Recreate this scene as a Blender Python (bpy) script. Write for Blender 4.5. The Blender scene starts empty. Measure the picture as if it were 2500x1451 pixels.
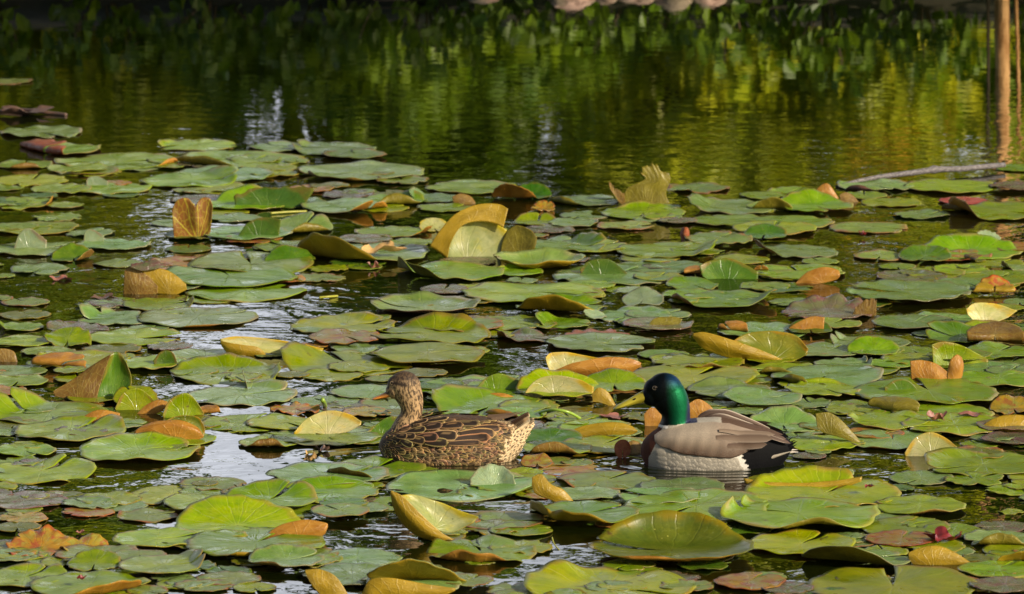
import bpy, bmesh, math, random
import numpy as np
from mathutils import Vector, Matrix, noise as mnoise
from mathutils.bvhtree import BVHTree
R_ = math.radians
scene = bpy.context.scene
COL = scene.collection
# ------------------------------------------------------------ camera
FPX = 12600.0; CAMH = 2.9; PITCH = math.atan(2125.5 / FPX)
cam_d = bpy.data.cameras.new("camera"); cam = bpy.data.objects.new("camera", cam_d); COL.objects.link(cam)
cam.location = (0, 0, CAMH); cam.rotation_euler = (math.pi / 2 - PITCH, 0, 0)
cam_d.lens = FPX / 2500 * 36; cam_d.sensor_width = 36; cam_d.clip_start = 0.5; cam_d.clip_end = 3000
cam_d.dof.use_dof = True; cam_d.dof.focus_distance = 15.0; cam_d.dof.aperture_fstop = 9
scene.camera = cam
# ------------------------------------------------------------ sky and sun
SUN_EL, SUN_AZ = R_(28), R_(126)      # azimuth clockwise from +y (the way the camera looks): from the right, a little behind the camera
world = bpy.data.worlds.new("World"); scene.world = world; world.use_nodes = True
wn = world.node_tree.nodes; wl = world.node_tree.links
bgn = wn['Background']; sky = wn.new('ShaderNodeTexSky'); sky.sky_type = 'NISHITA'; sky.sun_disc = False
sky.sun_elevation = SUN_EL; sky.sun_rotation = SUN_AZ; sky.dust_density = 2.5; sky.air_density = 1.0
tcw = wn.new('ShaderNodeTexCoord'); spw = wn.new('ShaderNodeSeparateXYZ'); wl.new(tcw.outputs['Generated'], spw.inputs[0])
cn = wn.new('ShaderNodeTexNoise'); cn.inputs['Scale'].default_value = 2.2; cn.inputs['Detail'].default_value = 5; wl.new(tcw.outputs['Generated'], cn.inputs['Vector'])
m1 = wn.new('ShaderNodeMapRange'); m1.interpolation_type = 'SMOOTHSTEP'; wl.new(cn.outputs[0], m1.inputs[0]); m1.inputs[1].default_value = .22; m1.inputs[2].default_value = .44
m2 = wn.new('ShaderNodeMapRange'); m2.interpolation_type = 'SMOOTHSTEP'; wl.new(spw.outputs['Z'], m2.inputs[0]); m2.inputs[1].default_value = .6; m2.inputs[2].default_value = .2
m3 = wn.new('ShaderNodeMath'); m3.operation = 'MULTIPLY'; wl.new(m1.outputs[0], m3.inputs[0]); wl.new(m2.outputs[0], m3.inputs[1])
mxw = wn.new('ShaderNodeMix'); mxw.data_type = 'RGBA'; m4 = wn.new('ShaderNodeMapRange'); m4.interpolation_type = 'SMOOTHSTEP'; wl.new(spw.outputs['Y'], m4.inputs[0]); m4.inputs[1].default_value = .1; m4.inputs[2].default_value = .8
m5 = wn.new('ShaderNodeMath'); m5.operation = 'MULTIPLY'; wl.new(m3.outputs[0], m5.inputs[0]); wl.new(m4.outputs[0], m5.inputs[1]); wl.new(m5.outputs[0], mxw.inputs[0]); wl.new(sky.outputs[0], mxw.inputs[6]); mxw.inputs[7].default_value = (21, 21.8, 24, 1)
wl.new(mxw.outputs[2], bgn.inputs['Color']); bgn.inputs['Strength'].default_value = 0.078
sd = bpy.data.lights.new("sun", 'SUN'); so = bpy.data.objects.new("sun", sd); COL.objects.link(so)
sd.energy = 5.0; sd.angle = R_(1.5); sd.color = (1.0, 0.86, 0.66)
sdir = Vector((math.sin(SUN_AZ) * math.cos(SUN_EL), math.cos(SUN_AZ) * math.cos(SUN_EL), math.sin(SUN_EL)))
so.rotation_euler = sdir.to_track_quat('Z', 'Y').to_euler(); so.location = (20, -10, 20)
scene.view_settings.view_transform = 'Standard'; scene.view_settings.look = 'None'
scene.view_settings.exposure = 0.2; scene.view_settings.gamma = 1.0; scene.view_settings.use_curve_mapping = False
scene.cycles.max_bounces = 8; scene.cycles.transparent_max_bounces = 8
scene.cycles.sample_clamp_indirect = 6; scene.cycles.blur_glossy = 0.0

# ------------------------------------------------------------ helpers
def at(px, py, z=0.0):
    """the point at height z that the photograph shows at pixel (px, py)"""
    dx = (px - 1250) / FPX; du = -(py - 725.5) / FPX
    dy = math.cos(PITCH) + du * math.sin(PITCH); dz = -math.sin(PITCH) + du * math.cos(PITCH)
    t = (z - CAMH) / dz
    return Vector((dx * t, dy * t, z)), t / FPX         # point, metres per pixel
def tag(o, label=None, cat=None, group=None, kind=None):
    if label: o['label'] = label
    if cat: o['category'] = cat
    if group: o['group'] = group
    if kind: o['kind'] = kind
    return o
def mesh_obj(name, verts, faces, mats=(), parent=None, smooth=True, uvs=None, mi=None, cols=None):
    me = bpy.data.meshes.new(name)
    me.from_pydata([tuple(v) for v in verts], [], [tuple(f) for f in faces])
    for m in mats: me.materials.append(m)
    if mi is not None: me.polygons.foreach_set('material_index', np.asarray(mi, dtype=np.int32))
    if smooth: me.polygons.foreach_set('use_smooth', np.ones(len(me.polygons), dtype=bool))
    if uvs is not None:
        l = me.uv_layers.new(name='flat'); idx = np.empty(len(me.loops), dtype=np.int32)
        me.loops.foreach_get('vertex_index', idx)
        l.data.foreach_set('uv', np.asarray(uvs, dtype=np.float32)[idx].ravel())
    if cols is not None:
        a = me.color_attributes.new('tone', 'FLOAT_COLOR', 'POINT')
        c = np.ones((len(verts), 4), dtype=np.float32); c[:, :3] = np.asarray(cols, dtype=np.float32)
        a.data.foreach_set('color', c.ravel())
    me.update()
    o = bpy.data.objects.new(name, me); COL.objects.link(o)
    if parent: o.parent = parent
    return o
def empty(name, loc):
    o = bpy.data.objects.new(name, None); o.location = loc; o.empty_display_size = 0.1; COL.objects.link(o); return o
def tube_data(pts, rad, seg=10, cap=True):
    pts = [Vector(p) for p in pts]; V = []; F = []
    n = len(pts)
    if not hasattr(rad, '__len__'): rad = [rad] * n
    for i, p in enumerate(pts):
        d = (pts[min(i + 1, n - 1)] - pts[max(i - 1, 0)]).normalized()
        a = d.orthogonal() if i == 0 else (prev - d * prev.dot(d))
        a.normalize(); prev = a; b = d.cross(a)
        for k in range(seg):
            t = 2 * math.pi * k / seg
            V.append(p + (a * math.cos(t) + b * math.sin(t)) * rad[i])
    for i in range(n - 1):
        for k in range(seg):
            F.append((i * seg + k, i * seg + (k + 1) % seg, (i + 1) * seg + (k + 1) % seg, (i + 1) * seg + k))
    if cap:
        F.append(tuple(range(seg))[::-1]); F.append(tuple((n - 1) * seg + k for k in range(seg)))
    return V, F
def merge(parts):
    V, F = [], []
    for v, f in parts:
        o = len(V); V += list(v); F += [tuple(i + o for i in q) for q in f]
    return V, F

# ------------------------------------------------------------ node helpers
class NT:
    def __init__(s, name):
        s.m = bpy.data.materials.new(name); s.m.use_nodes = True; s.t = s.m.node_tree; s.n = s.t.nodes; s.l = s.t.links
        s.b = s.n['Principled BSDF']; s.out = s.n['Material Output']
    def new(s, ty, **k):
        n = s.n.new(ty)
        for a, v in k.items(): setattr(n, a, v)
        return n
    def put(s, sock, v):
        if isinstance(v, bpy.types.NodeSocket): s.l.new(v, sock)
        elif isinstance(v, (tuple, list)) and len(v) == 3 and sock.type == 'RGBA': sock.default_value = (*v, 1)
        else: sock.default_value = v
    def math(s, op, a, b=0.0, c=0.0, clamp=False):
        n = s.new('ShaderNodeMath', operation=op, use_clamp=clamp)
        s.put(n.inputs[0], a); s.put(n.inputs[1], b); s.put(n.inputs[2], c); return n.outputs[0]
    def mix(s, f, a, b, mode='MIX'):
        n = s.new('ShaderNodeMix', data_type='RGBA', blend_type=mode)
        s.put(n.inputs[0], f); s.put(n.inputs[6], a); s.put(n.inputs[7], b); return n.outputs[2]
    def noise(s, vec, scale, detail=2, rough=0.5, w=None, dist=0.0):
        n = s.new('ShaderNodeTexNoise', noise_dimensions='4D' if w is not None else '3D')
        s.put(n.inputs['Vector'], vec); n.inputs['Scale'].default_value = scale; n.inputs['Detail'].default_value = detail
        n.inputs['Roughness'].default_value = rough; n.inputs['Distortion'].default_value = dist
        if w is not None: s.put(n.inputs['W'], w)
        return n.outputs[0]
    def step(s, v, lo, hi, a=0.0, b=1.0):
        n = s.new('ShaderNodeMapRange', interpolation_type='SMOOTHSTEP')
        s.put(n.inputs[0], v); n.inputs[1].default_value = lo; n.inputs[2].default_value = hi
        s.put(n.inputs[3], a); s.put(n.inputs[4], b); return n.outputs[0]
    def bump(s, h, dist, strength=1.0, normal=None):
        n = s.new('ShaderNodeBump'); s.put(n.inputs['Height'], h); s.put(n.inputs['Distance'], dist); s.put(n.inputs['Strength'], strength)
        if normal is not None: s.put(n.inputs['Normal'], normal)
        return n.outputs[0]
    def scale(s, vec, v):
        n = s.new('ShaderNodeVectorMath', operation='MULTIPLY'); s.put(n.inputs[0], vec); n.inputs[1].default_value = v; return n.outputs[0]
    def set(s, **k):
        for a, v in k.items(): s.put(s.b.inputs[a.replace('_', ' ')], v)
        return s.m

# ------------------------------------------------------------ water
DUCKS = [(at(1110, 1119)[0].x, at(1110, 1119)[0].y), (at(1750, 1131)[0].x, at(1750, 1131)[0].y)]
def water_mat():
    T = NT("pond_water"); geo = T.new('ShaderNodeNewGeometry'); pos = geo.outputs['Position']
    sep = T.new('ShaderNodeSeparateXYZ'); T.l.new(pos, sep.inputs[0]); y = sep.outputs['Y']
    # ripples: calm along the far bank, livelier where the breeze reaches the open gaps
    big = T.noise(T.scale(pos, (0.9, 0.5, 1)), 1.1, 2, 0.5)
    calm = T.step(y, 15.0, 23.5, 1.0, 0.11)
    patch = T.step(big, 0.36, 0.62, 0.25, 1.0)
    amp = T.math('MULTIPLY', T.math('MULTIPLY', calm, patch), T.step(y, 12.5, 16.5, .45, 1.0))
    n1 = T.noise(T.scale(pos, (0.8, 1.0, 1)), 9.0, 2, 0.55, dist=.4)
    n2 = T.noise(T.scale(pos, (0.9, 1.0, 1)), 27.0, 2, 0.55)
    n3 = T.noise(pos, 3.2, 1, 0.5)
    h = T.math('ADD', T.math('MULTIPLY', n1, 1.0), T.math('MULTIPLY', n2, 0.17))
    # rings pushed out by the two swimming ducks
    for (dx, dy) in DUCKS:
        ex = T.math('MULTIPLY', T.math('SUBTRACT', sep.outputs['X'], dx), 0.45); ey = T.math('SUBTRACT', y, dy)
        dd = T.math('SQRT', T.math('ADD', T.math('MULTIPLY', ex, ex), T.math('MULTIPLY', ey, ey)))
        rg_ = T.math('MULTIPLY', T.math('SINE', T.math('ADD', T.math('MULTIPLY', dd, 150.0), T.math('MULTIPLY', n1, 6.0))), T.step(dd, .10, .34, .34, 0.0))
        h = T.math('ADD', h, rg_)
    b1 = T.bump(n3, T.math('MULTIPLY', calm, 0.006), 1.0)
    b2 = T.bump(h, T.math('MULTIPLY', amp, 0.0085), 1.0, b1)
    T.set(Base_Color=(0.004, 0.007, 0.0006), Roughness=0.015, IOR=1.45, Normal=b2)
    T.b.inputs['Specular IOR Level'].default_value = 0.62
    return T.m
wm = water_mat()
xs = [-120, -12, 12, 120]; ys = [-30, 5, 27, 30]
W = mesh_obj("pond_water", [(-120, -30, 0), (120, -30, 0), (120, 27.2, 0), (-120, 27.2, 0)], [(0, 1, 2, 3)], [wm], smooth=False)
tag(W, "dark green rippled pond water between the lily pads", kind='structure')
# ------------------------------------------------------------ far bank, its plants and the trees behind, seen mostly as reflections
def leaf_mat(name, ca, cb, rough=0.45, transl=0.3, sc=2.2):
    T = NT(name); geo = T.new('ShaderNodeNewGeometry'); pos = geo.outputs['Position']
    n = T.noise(pos, sc, 3, 0.6); f = T.step(n, 0.38, 0.62)
    rnd = geo.outputs['Random Per Island']
    c = T.mix(f, ca, cb); c = T.mix(T.math('MULTIPLY', rnd, 0.55), c, (cb[0] * 1.7, cb[1] * 1.35, cb[2]))
    T.set(Base_Color=c, Roughness=rough)
    tr = T.new('ShaderNodeBsdfTranslucent'); T.l.new(c, tr.inputs[0])
    mx = T.new('ShaderNodeMixShader'); mx.inputs[0].default_value = transl
    T.l.new(T.b.outputs[0], mx.inputs[1]); T.l.new(tr.outputs[0], mx.inputs[2]); T.l.new(mx.outputs[0], T.out.inputs[0])
    return T.m
M_dark = leaf_mat("shade_foliage", (0.025, 0.075, 0.002), (0.12, 0.22, 0.004))  # darker leaf copy, the bank's shade put into its colour
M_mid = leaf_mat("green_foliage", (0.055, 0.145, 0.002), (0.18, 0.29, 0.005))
M_lit = leaf_mat("sunlit_yellow_green_foliage", (0.17, 0.30, 0.003), (0.46, 0.52, 0.010))  # bright leaf copy, sunlight put into its colour
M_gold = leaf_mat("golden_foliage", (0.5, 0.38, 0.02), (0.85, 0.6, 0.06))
def bark(name, ca, cb, sc=9):
    T = NT(name); tc = T.new('ShaderNodeTexCoord'); v = T.scale(tc.outputs['Object'], (1, 1, 0.22))
    n = T.noise(v, sc, 4, 0.6); T.set(Base_Color=T.mix(T.step(n, .35, .65), ca, cb), Roughness=0.85, Normal=T.bump(n, 0.02, 0.8)); return T.m
M_bark = bark("dark_bark", (0.05, 0.035, 0.02), (0.13, 0.09, 0.05), 12)
M_obark = bark("orange_brown_bark", (0.42, 0.20, 0.06), (0.85, 0.50, 0.20), 30)
T = NT("bank_soil"); geo = T.new('ShaderNodeNewGeometry'); n = T.noise(geo.outputs['Position'], 3, 5, .6)
M_soil = T.set(Base_Color=T.mix(n, (0.012, 0.009, 0.004), (0.04, 0.035, 0.012)), Roughness=0.95, Normal=T.bump(n, 0.05, .7))
T = NT("bank_rock"); geo = T.new('ShaderNodeNewGeometry'); n = T.noise(geo.outputs['Position'], 14, 5, .65); n2 = T.noise(geo.outputs['Position'], 4, 2)
M_rock = T.set(Base_Color=T.mix(T.step(n2, .4, .6), T.mix(T.step(n, .35, .62), (0.16, 0.085, 0.06), (0.62, 0.42, 0.33)), (0.30, 0.24, 0.16)), Roughness=0.85, Normal=T.bump(n, 0.02, .8))

# ground beyond the water: one sheet that rises from the water's edge and runs to the horizon
BX = np.concatenate([np.linspace(-900, -30, 8), np.linspace(-14, 14, 57), np.linspace(30, 900, 8)])
BY = np.concatenate([np.linspace(26.45, 30, 16), [33, 38, 50, 90, 250, 900, 1800]])
bv = []
for yy in BY:
    for xx in BX:
        k = yy - 26.45
        zz = -0.25 + 0.55 * (1 - math.exp(-k * 1.6)) + 0.05 * k ** 0.7 if k < 30 else 0.9
        if abs(xx) < 15 and k < 8: zz += 0.07 * mnoise.noise(Vector((xx * 1.3, yy * 1.3, 3)))
        bv.append((xx, yy + 0.25 * mnoise.noise(Vector((xx * .7, 0, 7))) * (k < 3), zz))
nx = len(BX)
bf = [(j * nx + i, j * nx + i + 1, (j + 1) * nx + i + 1, (j + 1) * nx + i) for j in range(len(BY) - 1) for i in range(nx - 1)]
bank = mesh_obj("ground", bv, bf, [M_soil]); tag(bank, "dark earth bank rising behind the pond", kind='structure')

def leafcloud(centres, radii, n, size, rng, droop=0.3, shell=0.5, long=1.5):
    """n folded leaves scattered through ellipsoids; returns verts, faces"""
    C_ = np.array(centres, float); Rr = np.array(radii, float)
    vol = Rr.prod(axis=1) ** (2 / 3); k = rng.choice(len(C_), n, p=vol / vol.sum())
    d = rng.normal(size=(n, 3)); d /= np.linalg.norm(d, axis=1)[:, None]
    rad = rng.random(n) ** (1 / 3.0) * (1 - shell) + shell * (0.8 + 0.25 * rng.random(n))
    P = C_[k] + d * rad[:, None] * Rr[k]
    ax = rng.normal(size=(n, 3)) + np.array([0, 0, -droop * 3]); ax /= np.linalg.norm(ax, axis=1)[:, None]
    nn = rng.normal(size=(n, 3)) + d * 0.8 + np.array([0, -.5, 0.5]); sd_ = np.cross(ax, nn); sd_ /= np.linalg.norm(sd_, axis=1)[:, None]
    up = np.cross(sd_, ax)
    s = size * (0.6 + 0.8 * rng.random(n))[:, None]
    L = s * long
    pts = [P, P + ax * L * .35 + sd_ * s * .5 + up * s * .1, P + ax * L * .75 + sd_ * s * .33 + up * s * .05, P + ax * L - up * s * .1,
           P + ax * L * .75 - sd_ * s * .33 + up * s * .05, P + ax * L * .35 - sd_ * s * .5 + up * s * .1]
    V = np.stack(pts, 1).reshape(-1, 3)
    b = np.arange(n)[:, None] * 6
    F = np.concatenate([b + np.array([[0, 1, 2, 3]]), b + np.array([[0, 3, 4, 5]])])
    return V, F.tolist()

rs = np.random.default_rng(5)
# stones at the water's edge
def stone(name, px, w, h, seed, label):
    p, s = at(px, -8); bm = bmesh.new(); bmesh.ops.create_icosphere(bm, subdivisions=4, radius=1)
    for v in bm.verts:
        q = v.co.copy(); f = 1 + .22 * mnoise.noise(q * 1.3 + Vector((seed, 0, 0))) + .07 * mnoise.noise(q * 4 + Vector((seed, 5, 0)))
        v.co = Vector((q.x * w / 2 * s * f, q.y * 0.16 * f, q.z * h * f))
    me = bpy.data.meshes.new(name); bm.to_mesh(me); bm.free(); me.materials.append(M_rock)
    me.polygons.foreach_set('use_smooth', np.ones(len(me.polygons), dtype=bool))
    o = bpy.data.objects.new(name, me); COL.objects.link(o); o.location = (p.x, p.y + .1, 0.0)
    tag(o, label, 'rock', "pink brown rocks along the far waterline")
for i, (px, w, h, lb) in enumerate([(1185, 90, .045, "small pinkish rock standing apart from the row at the far waterline"),
        (1395, 130, .075, "broad pinkish brown rock at the near end of the far waterline row"), (1478, 70, .05, "small rounded rock wedged between two broad waterline rocks"),
        (1560, 110, .05, "low pinkish rock in the middle of the far waterline row"), (1645, 105, .08, "tallest pinkish brown rock with a pointed reflection at the far waterline"),
        (1730, 95, .065, "pale lumpy rock beside the tallest rock at the far waterline")]):
    stone("rock", px, w, h, i * 7.3, lb)

# waterside shrubs with big hanging leaves
shrubs = [(-3.3, .30, "dark leafy shrub overhanging the water beside the floating driftwood end of the pond"),
          (-2.75, .42, "dark shrub with a few yellow leaves whose reflection shows near the far bank"),
          (-2.15, .30, "low dark shrub between two taller ones on the far bank"), (-1.55, .46, "tall dark shrub with broad hanging leaves reflected above the bright water patch"),
          (-1.0, .38, "broad leaved shrub beside the arching dead twigs on the far bank"), (-.45, .42, "broad leaved shrub behind the arching dead twigs"),
          (.1, .30, "low shrub just before the first pinkish rock of the bank row"), (.65, .36, "shrub growing over the pinkish waterline rocks"),
          (1.15, .34, "shrub behind the last of the pinkish waterline rocks"), (1.65, .48, "tall dark shrub past the end of the pinkish rocks"),
          (2.15, .40, "very dark shrub between the rocks and the pale trunk"), (2.95, .36, "dark shrub just beside the pale orange trunk"), (3.5, .40, "dark shrub beyond the pale orange trunk")]
for i, (x, h, lb) in enumerate(shrubs):
    rng = np.random.default_rng(100 + i); y0 = 26.9
    e = empty("waterside_shrub", (x, y0, 0.05)); tag(e, lb, 'shrub', "dark shrubs along the far bank")
    cs = [(rng.uniform(-.25, .25), rng.uniform(-.2, .2), h * rng.uniform(.25, .9)) for _ in range(7)]
    rd = [(rng.uniform(.14, .24), .2, rng.uniform(.12, .2)) for _ in cs]
    V, F = leafcloud(cs, rd, 150, 0.06, rng, .45, .5)
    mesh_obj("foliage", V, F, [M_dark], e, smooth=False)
    mesh_obj("stem", *merge([tube_data([(0, .15, -.1), (c[0] * .5, c[1] * .5 + .08, c[2] * .5), c], [.012, .008, .004], 5) for c in cs]), [M_bark], e)
# arching dead twigs at (880-1010, 0-40)
for k, (x0, x1, ym, lb) in enumerate([(-.78, -.6, 0.13, "bare twig arching down to the water among the broad leaves"), (-.62, -.46, 0.12, "bare twig crossing the arching one among the broad leaves")]):
    pts = [(x0 + (x1 - x0) * t, 26.15, 0.02 + .16 * (1 - math.sin(math.pi * min(t, .5 + .01) if k == 0 else math.pi * max(t, .49)) )) for t in np.linspace(0, 1, 9)]
    o = mesh_obj("bare_twig", *tube_data(pts, .003, 6), [M_bark]); tag(o, lb, 'twig')
# pale orange trunk at the right with dark stems beside it
def trunk_tree(name, px, D, r, H, mat, label, lean=0.0, crown=None):
    X = (px - 1250) / FPX * D; e = empty(name, (X, D, 0.0)); tag(e, label, 'tree')
    pts = [(lean * t * H + .02 * math.sin(t * 7), .02 * math.sin(t * 5 + 1), t * H - .1) for t in np.linspace(0, 1, 12)]
    mesh_obj("trunk", *tube_data(pts, [r * (1.15 - .5 * i / 11) for i in range(12)], 14), [mat], e)
    if crown: mesh_obj("crown", crown[0], crown[1], [crown[2]], e, smooth=False)
    return e
rng = np.random.default_rng(3)
cr = leafcloud([(0, .3, 4.6), (.8, .1, 4.9), (-.7, .5, 5.2), (.2, .2, 5.8)], [(1, .9, .7)] * 4, 2600, .09, rng)
trunk_tree("bankside_tree", 2450, 26.35, .034, 4.4, M_obark, "slender tree with a smooth orange brown trunk at the water's edge", 0.0, (*cr, M_mid))
trunk_tree("bankside_tree", 2416, 26.5, .008, 3.4, M_bark, "thin dark sapling just beside the orange brown trunk", -.01, (*leafcloud([(0, 0, 3.5)], [(.5, .5, .6)], 500, .08, rng), M_mid))
trunk_tree("bankside_tree", 2484, 26.4, .008, 3.4, M_obark, "thin leaning sapling on the far side of the orange brown trunk", .015, (*leafcloud([(0, 0, 3.5)], [(.5, .5, .6)], 500, .08, rng), M_mid))

# bushes and trees behind the bank: (X, D, z centre, rx, rz, leaves, leafsize, mat, label, trunk height)
def clump_tree(name, X, D, blobs, n, size, mat, label, trunk_r=.09, cat='tree', seed=0, group=None):
    rng = np.random.default_rng(seed)
    e = empty(name, (X, D, 0.3)); tag(e, label, cat, group)
    cs, rd = [], []
    for (bx, bz, rx, rz) in blobs:
        m = max(8, int(20 * rx * max(1, rz * .7)))
        for _ in range(m):
            a = rng.uniform(0, 2 * math.pi); q = rng.random() ** .5
            cs.append((bx + rx * q * math.cos(a), rng.uniform(-.6, .6), bz - .3 + rz * q * math.sin(a))); r0 = rng.uniform(.16, .3)
            rd.append((r0 * 1.2, r0 * 1.2, r0 * .85))
    V, F = leafcloud(cs, rd, n, size, rng, .25, .35)
    mesh_obj("crown", V, F, [mat], e, smooth=False)
    zt = max(c[2] for c in cs); top = (0, 0, zt * .75)
    br = [tube_data([(0, 0, -.5), (.05, 0, zt * .35), (0, .05, zt * .6), top], [trunk_r, trunk_r * .8, trunk_r * .55, trunk_r * .2], 9)]
    for c in cs[::3]: br.append(tube_data([(0, 0, c[2] * .45), (c[0] * .5, c[1] * .5, c[2] * .72), c], [trunk_r * .35, trunk_r * .2, trunk_r * .06], 5))
    mesh_obj("trunk", *merge(br), [M_bark], e)
    return e
G = "trees behind the far bank"
# low understorey, continuous
und = [(-4.0, M_lit, "mid green bush behind the driftwood end of the bank"), (-3.0, M_lit, "yellow green bush behind the shrub with yellow leaves"),
       (-2.0, M_mid, "green bush behind the low shrub and bright sky gap"), (-1.0, M_mid, "green bush behind the arching dead twigs"), (0.0, M_mid, "green bush under the narrow sky gap"),
       (1.0, M_lit, "yellow green bush behind the waterline rocks"), (2.0, M_lit, "brightest yellow green bush between rocks and trunk"), (3.0, M_mid, "green bush behind the orange brown trunk"),
       (4.1, M_mid, "green bush farthest past the orange brown trunk")]
for i, (x, m, lb) in enumerate(und):
    rr = np.random.default_rng(40 + i)
    hi = [(rr.uniform(-.3, .3), 1.3, .75, .5)] if x not in (-2.0, -1.0, 0.0, 3.0) else [(.3 if x > -1.5 else -.3, .9, .3, .3)]
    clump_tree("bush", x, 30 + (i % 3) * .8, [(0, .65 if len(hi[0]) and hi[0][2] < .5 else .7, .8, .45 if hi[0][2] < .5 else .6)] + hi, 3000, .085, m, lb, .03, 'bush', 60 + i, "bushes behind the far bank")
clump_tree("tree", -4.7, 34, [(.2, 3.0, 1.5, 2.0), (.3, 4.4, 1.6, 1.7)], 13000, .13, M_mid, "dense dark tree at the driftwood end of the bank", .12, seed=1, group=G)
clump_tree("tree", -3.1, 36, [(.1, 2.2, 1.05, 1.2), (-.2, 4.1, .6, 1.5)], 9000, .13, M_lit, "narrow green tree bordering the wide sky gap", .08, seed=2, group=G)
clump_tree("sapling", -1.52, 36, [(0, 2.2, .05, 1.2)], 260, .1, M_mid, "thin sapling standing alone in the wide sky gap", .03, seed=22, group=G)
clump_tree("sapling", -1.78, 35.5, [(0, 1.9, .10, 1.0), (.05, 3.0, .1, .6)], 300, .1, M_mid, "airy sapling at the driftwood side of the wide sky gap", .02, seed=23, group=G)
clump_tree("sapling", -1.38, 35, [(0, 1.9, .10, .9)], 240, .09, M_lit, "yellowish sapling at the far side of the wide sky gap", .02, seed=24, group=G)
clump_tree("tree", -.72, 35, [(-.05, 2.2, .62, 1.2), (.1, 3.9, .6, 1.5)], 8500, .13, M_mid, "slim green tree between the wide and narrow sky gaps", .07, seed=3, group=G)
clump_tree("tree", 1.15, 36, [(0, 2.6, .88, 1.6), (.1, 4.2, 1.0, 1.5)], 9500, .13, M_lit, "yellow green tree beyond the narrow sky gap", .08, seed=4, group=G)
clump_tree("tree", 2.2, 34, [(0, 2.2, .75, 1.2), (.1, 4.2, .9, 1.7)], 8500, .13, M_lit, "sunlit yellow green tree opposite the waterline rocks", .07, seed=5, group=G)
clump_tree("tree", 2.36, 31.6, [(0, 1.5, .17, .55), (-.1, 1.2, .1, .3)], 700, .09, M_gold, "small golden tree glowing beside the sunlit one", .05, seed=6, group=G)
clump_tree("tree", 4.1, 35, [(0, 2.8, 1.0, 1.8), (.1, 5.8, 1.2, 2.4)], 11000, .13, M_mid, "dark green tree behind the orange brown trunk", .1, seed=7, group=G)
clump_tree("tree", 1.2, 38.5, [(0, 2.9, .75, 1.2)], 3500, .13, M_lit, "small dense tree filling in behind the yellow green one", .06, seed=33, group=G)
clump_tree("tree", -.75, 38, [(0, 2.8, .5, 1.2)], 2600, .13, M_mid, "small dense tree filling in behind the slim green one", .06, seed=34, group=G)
G2 = "tall trees of the second row"
for i, (x, zc, rx, rz, lb) in enumerate([(-7.5, 5, 1.8, 4, "tall tree of the second row farthest toward the driftwood end"), (-5.4, 4.8, 1.4, 3.9, "tall tree of the second row behind the dense dark tree"),
        (-3.7, 4.6, .8, 3.6, "tall slim tree of the second row at the wide gap's edge"), (-.72, 4.7, .8, 3.6, "tall tree of the second row closing the narrow gap's top"),
        (1.72, 5.0, 1.4, 3.8, "tall tree of the second row behind the sunlit trees"), (4.8, 6.2, 1.4, 5, "tall tree of the second row behind the orange brown trunk"), (7.4, 6, 1.8, 5, "tall tree of the second row farthest past the trunk")]):
    clump_tree("tall_tree", x, 42, [(0, zc - 2, rx, rz * .6), (0, zc + 1.2, rx * .9, rz * .55)], 8000, .2, M_mid, lb, .14, seed=80 + i, group=G2)

# unseen big tree added on the side bank so its crown shades the far waterline
rng = np.random.default_rng(77); e = empty("added_shade_tree", (9.5, 25.5, 0)); tag(e, "large unseen tree added on the side bank to shade the far waterline", 'tree')
cs = [(rng.uniform(-11.5, -3.4), rng.uniform(-6.5, -3.0), rng.uniform(4.6, 7.0)) for _ in range(46)]; rd = [(1.0, .9, .5)] * 46
V, F = leafcloud(cs, rd, 9000, .2, rng, .3, .3); mesh_obj("crown", V, F, [M_mid], e, smooth=False)
br = [tube_data([(0, 0, -.5), (-.3, -.2, 2), (-1, -.8, 4.2), (-2.4, -1.6, 5.6)], [.32, .26, .2, .1], 12)]
for c in cs[::3]: br.append(tube_data([(-1, -.8, 4.2), ((c[0] - 1) / 2, (c[1] - .8) / 2, (c[2] + 4.6) / 2), c], [.1, .06, .02], 6))
mesh_obj("trunk", *merge(br), [M_bark], e)

for i, (x, D, lb) in enumerate([(-10.5, 38, "broad tree standing past the driftwood end of the bank"), (-14.5, 40, "outermost broad tree past the driftwood end of the bank"), (10.5, 39, "broad tree standing past the trunk end of the bank"), (15, 41, "outermost broad tree past the trunk end of the bank")]):
    clump_tree("broad_tree", x, D, [(0, 2.6, 2.3, 2.4), (0, 5.2, 2.1, 2.0)], 7000, .22, M_mid, lb, .18, seed=300 + i, group="broad trees past both ends of the bank")
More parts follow.
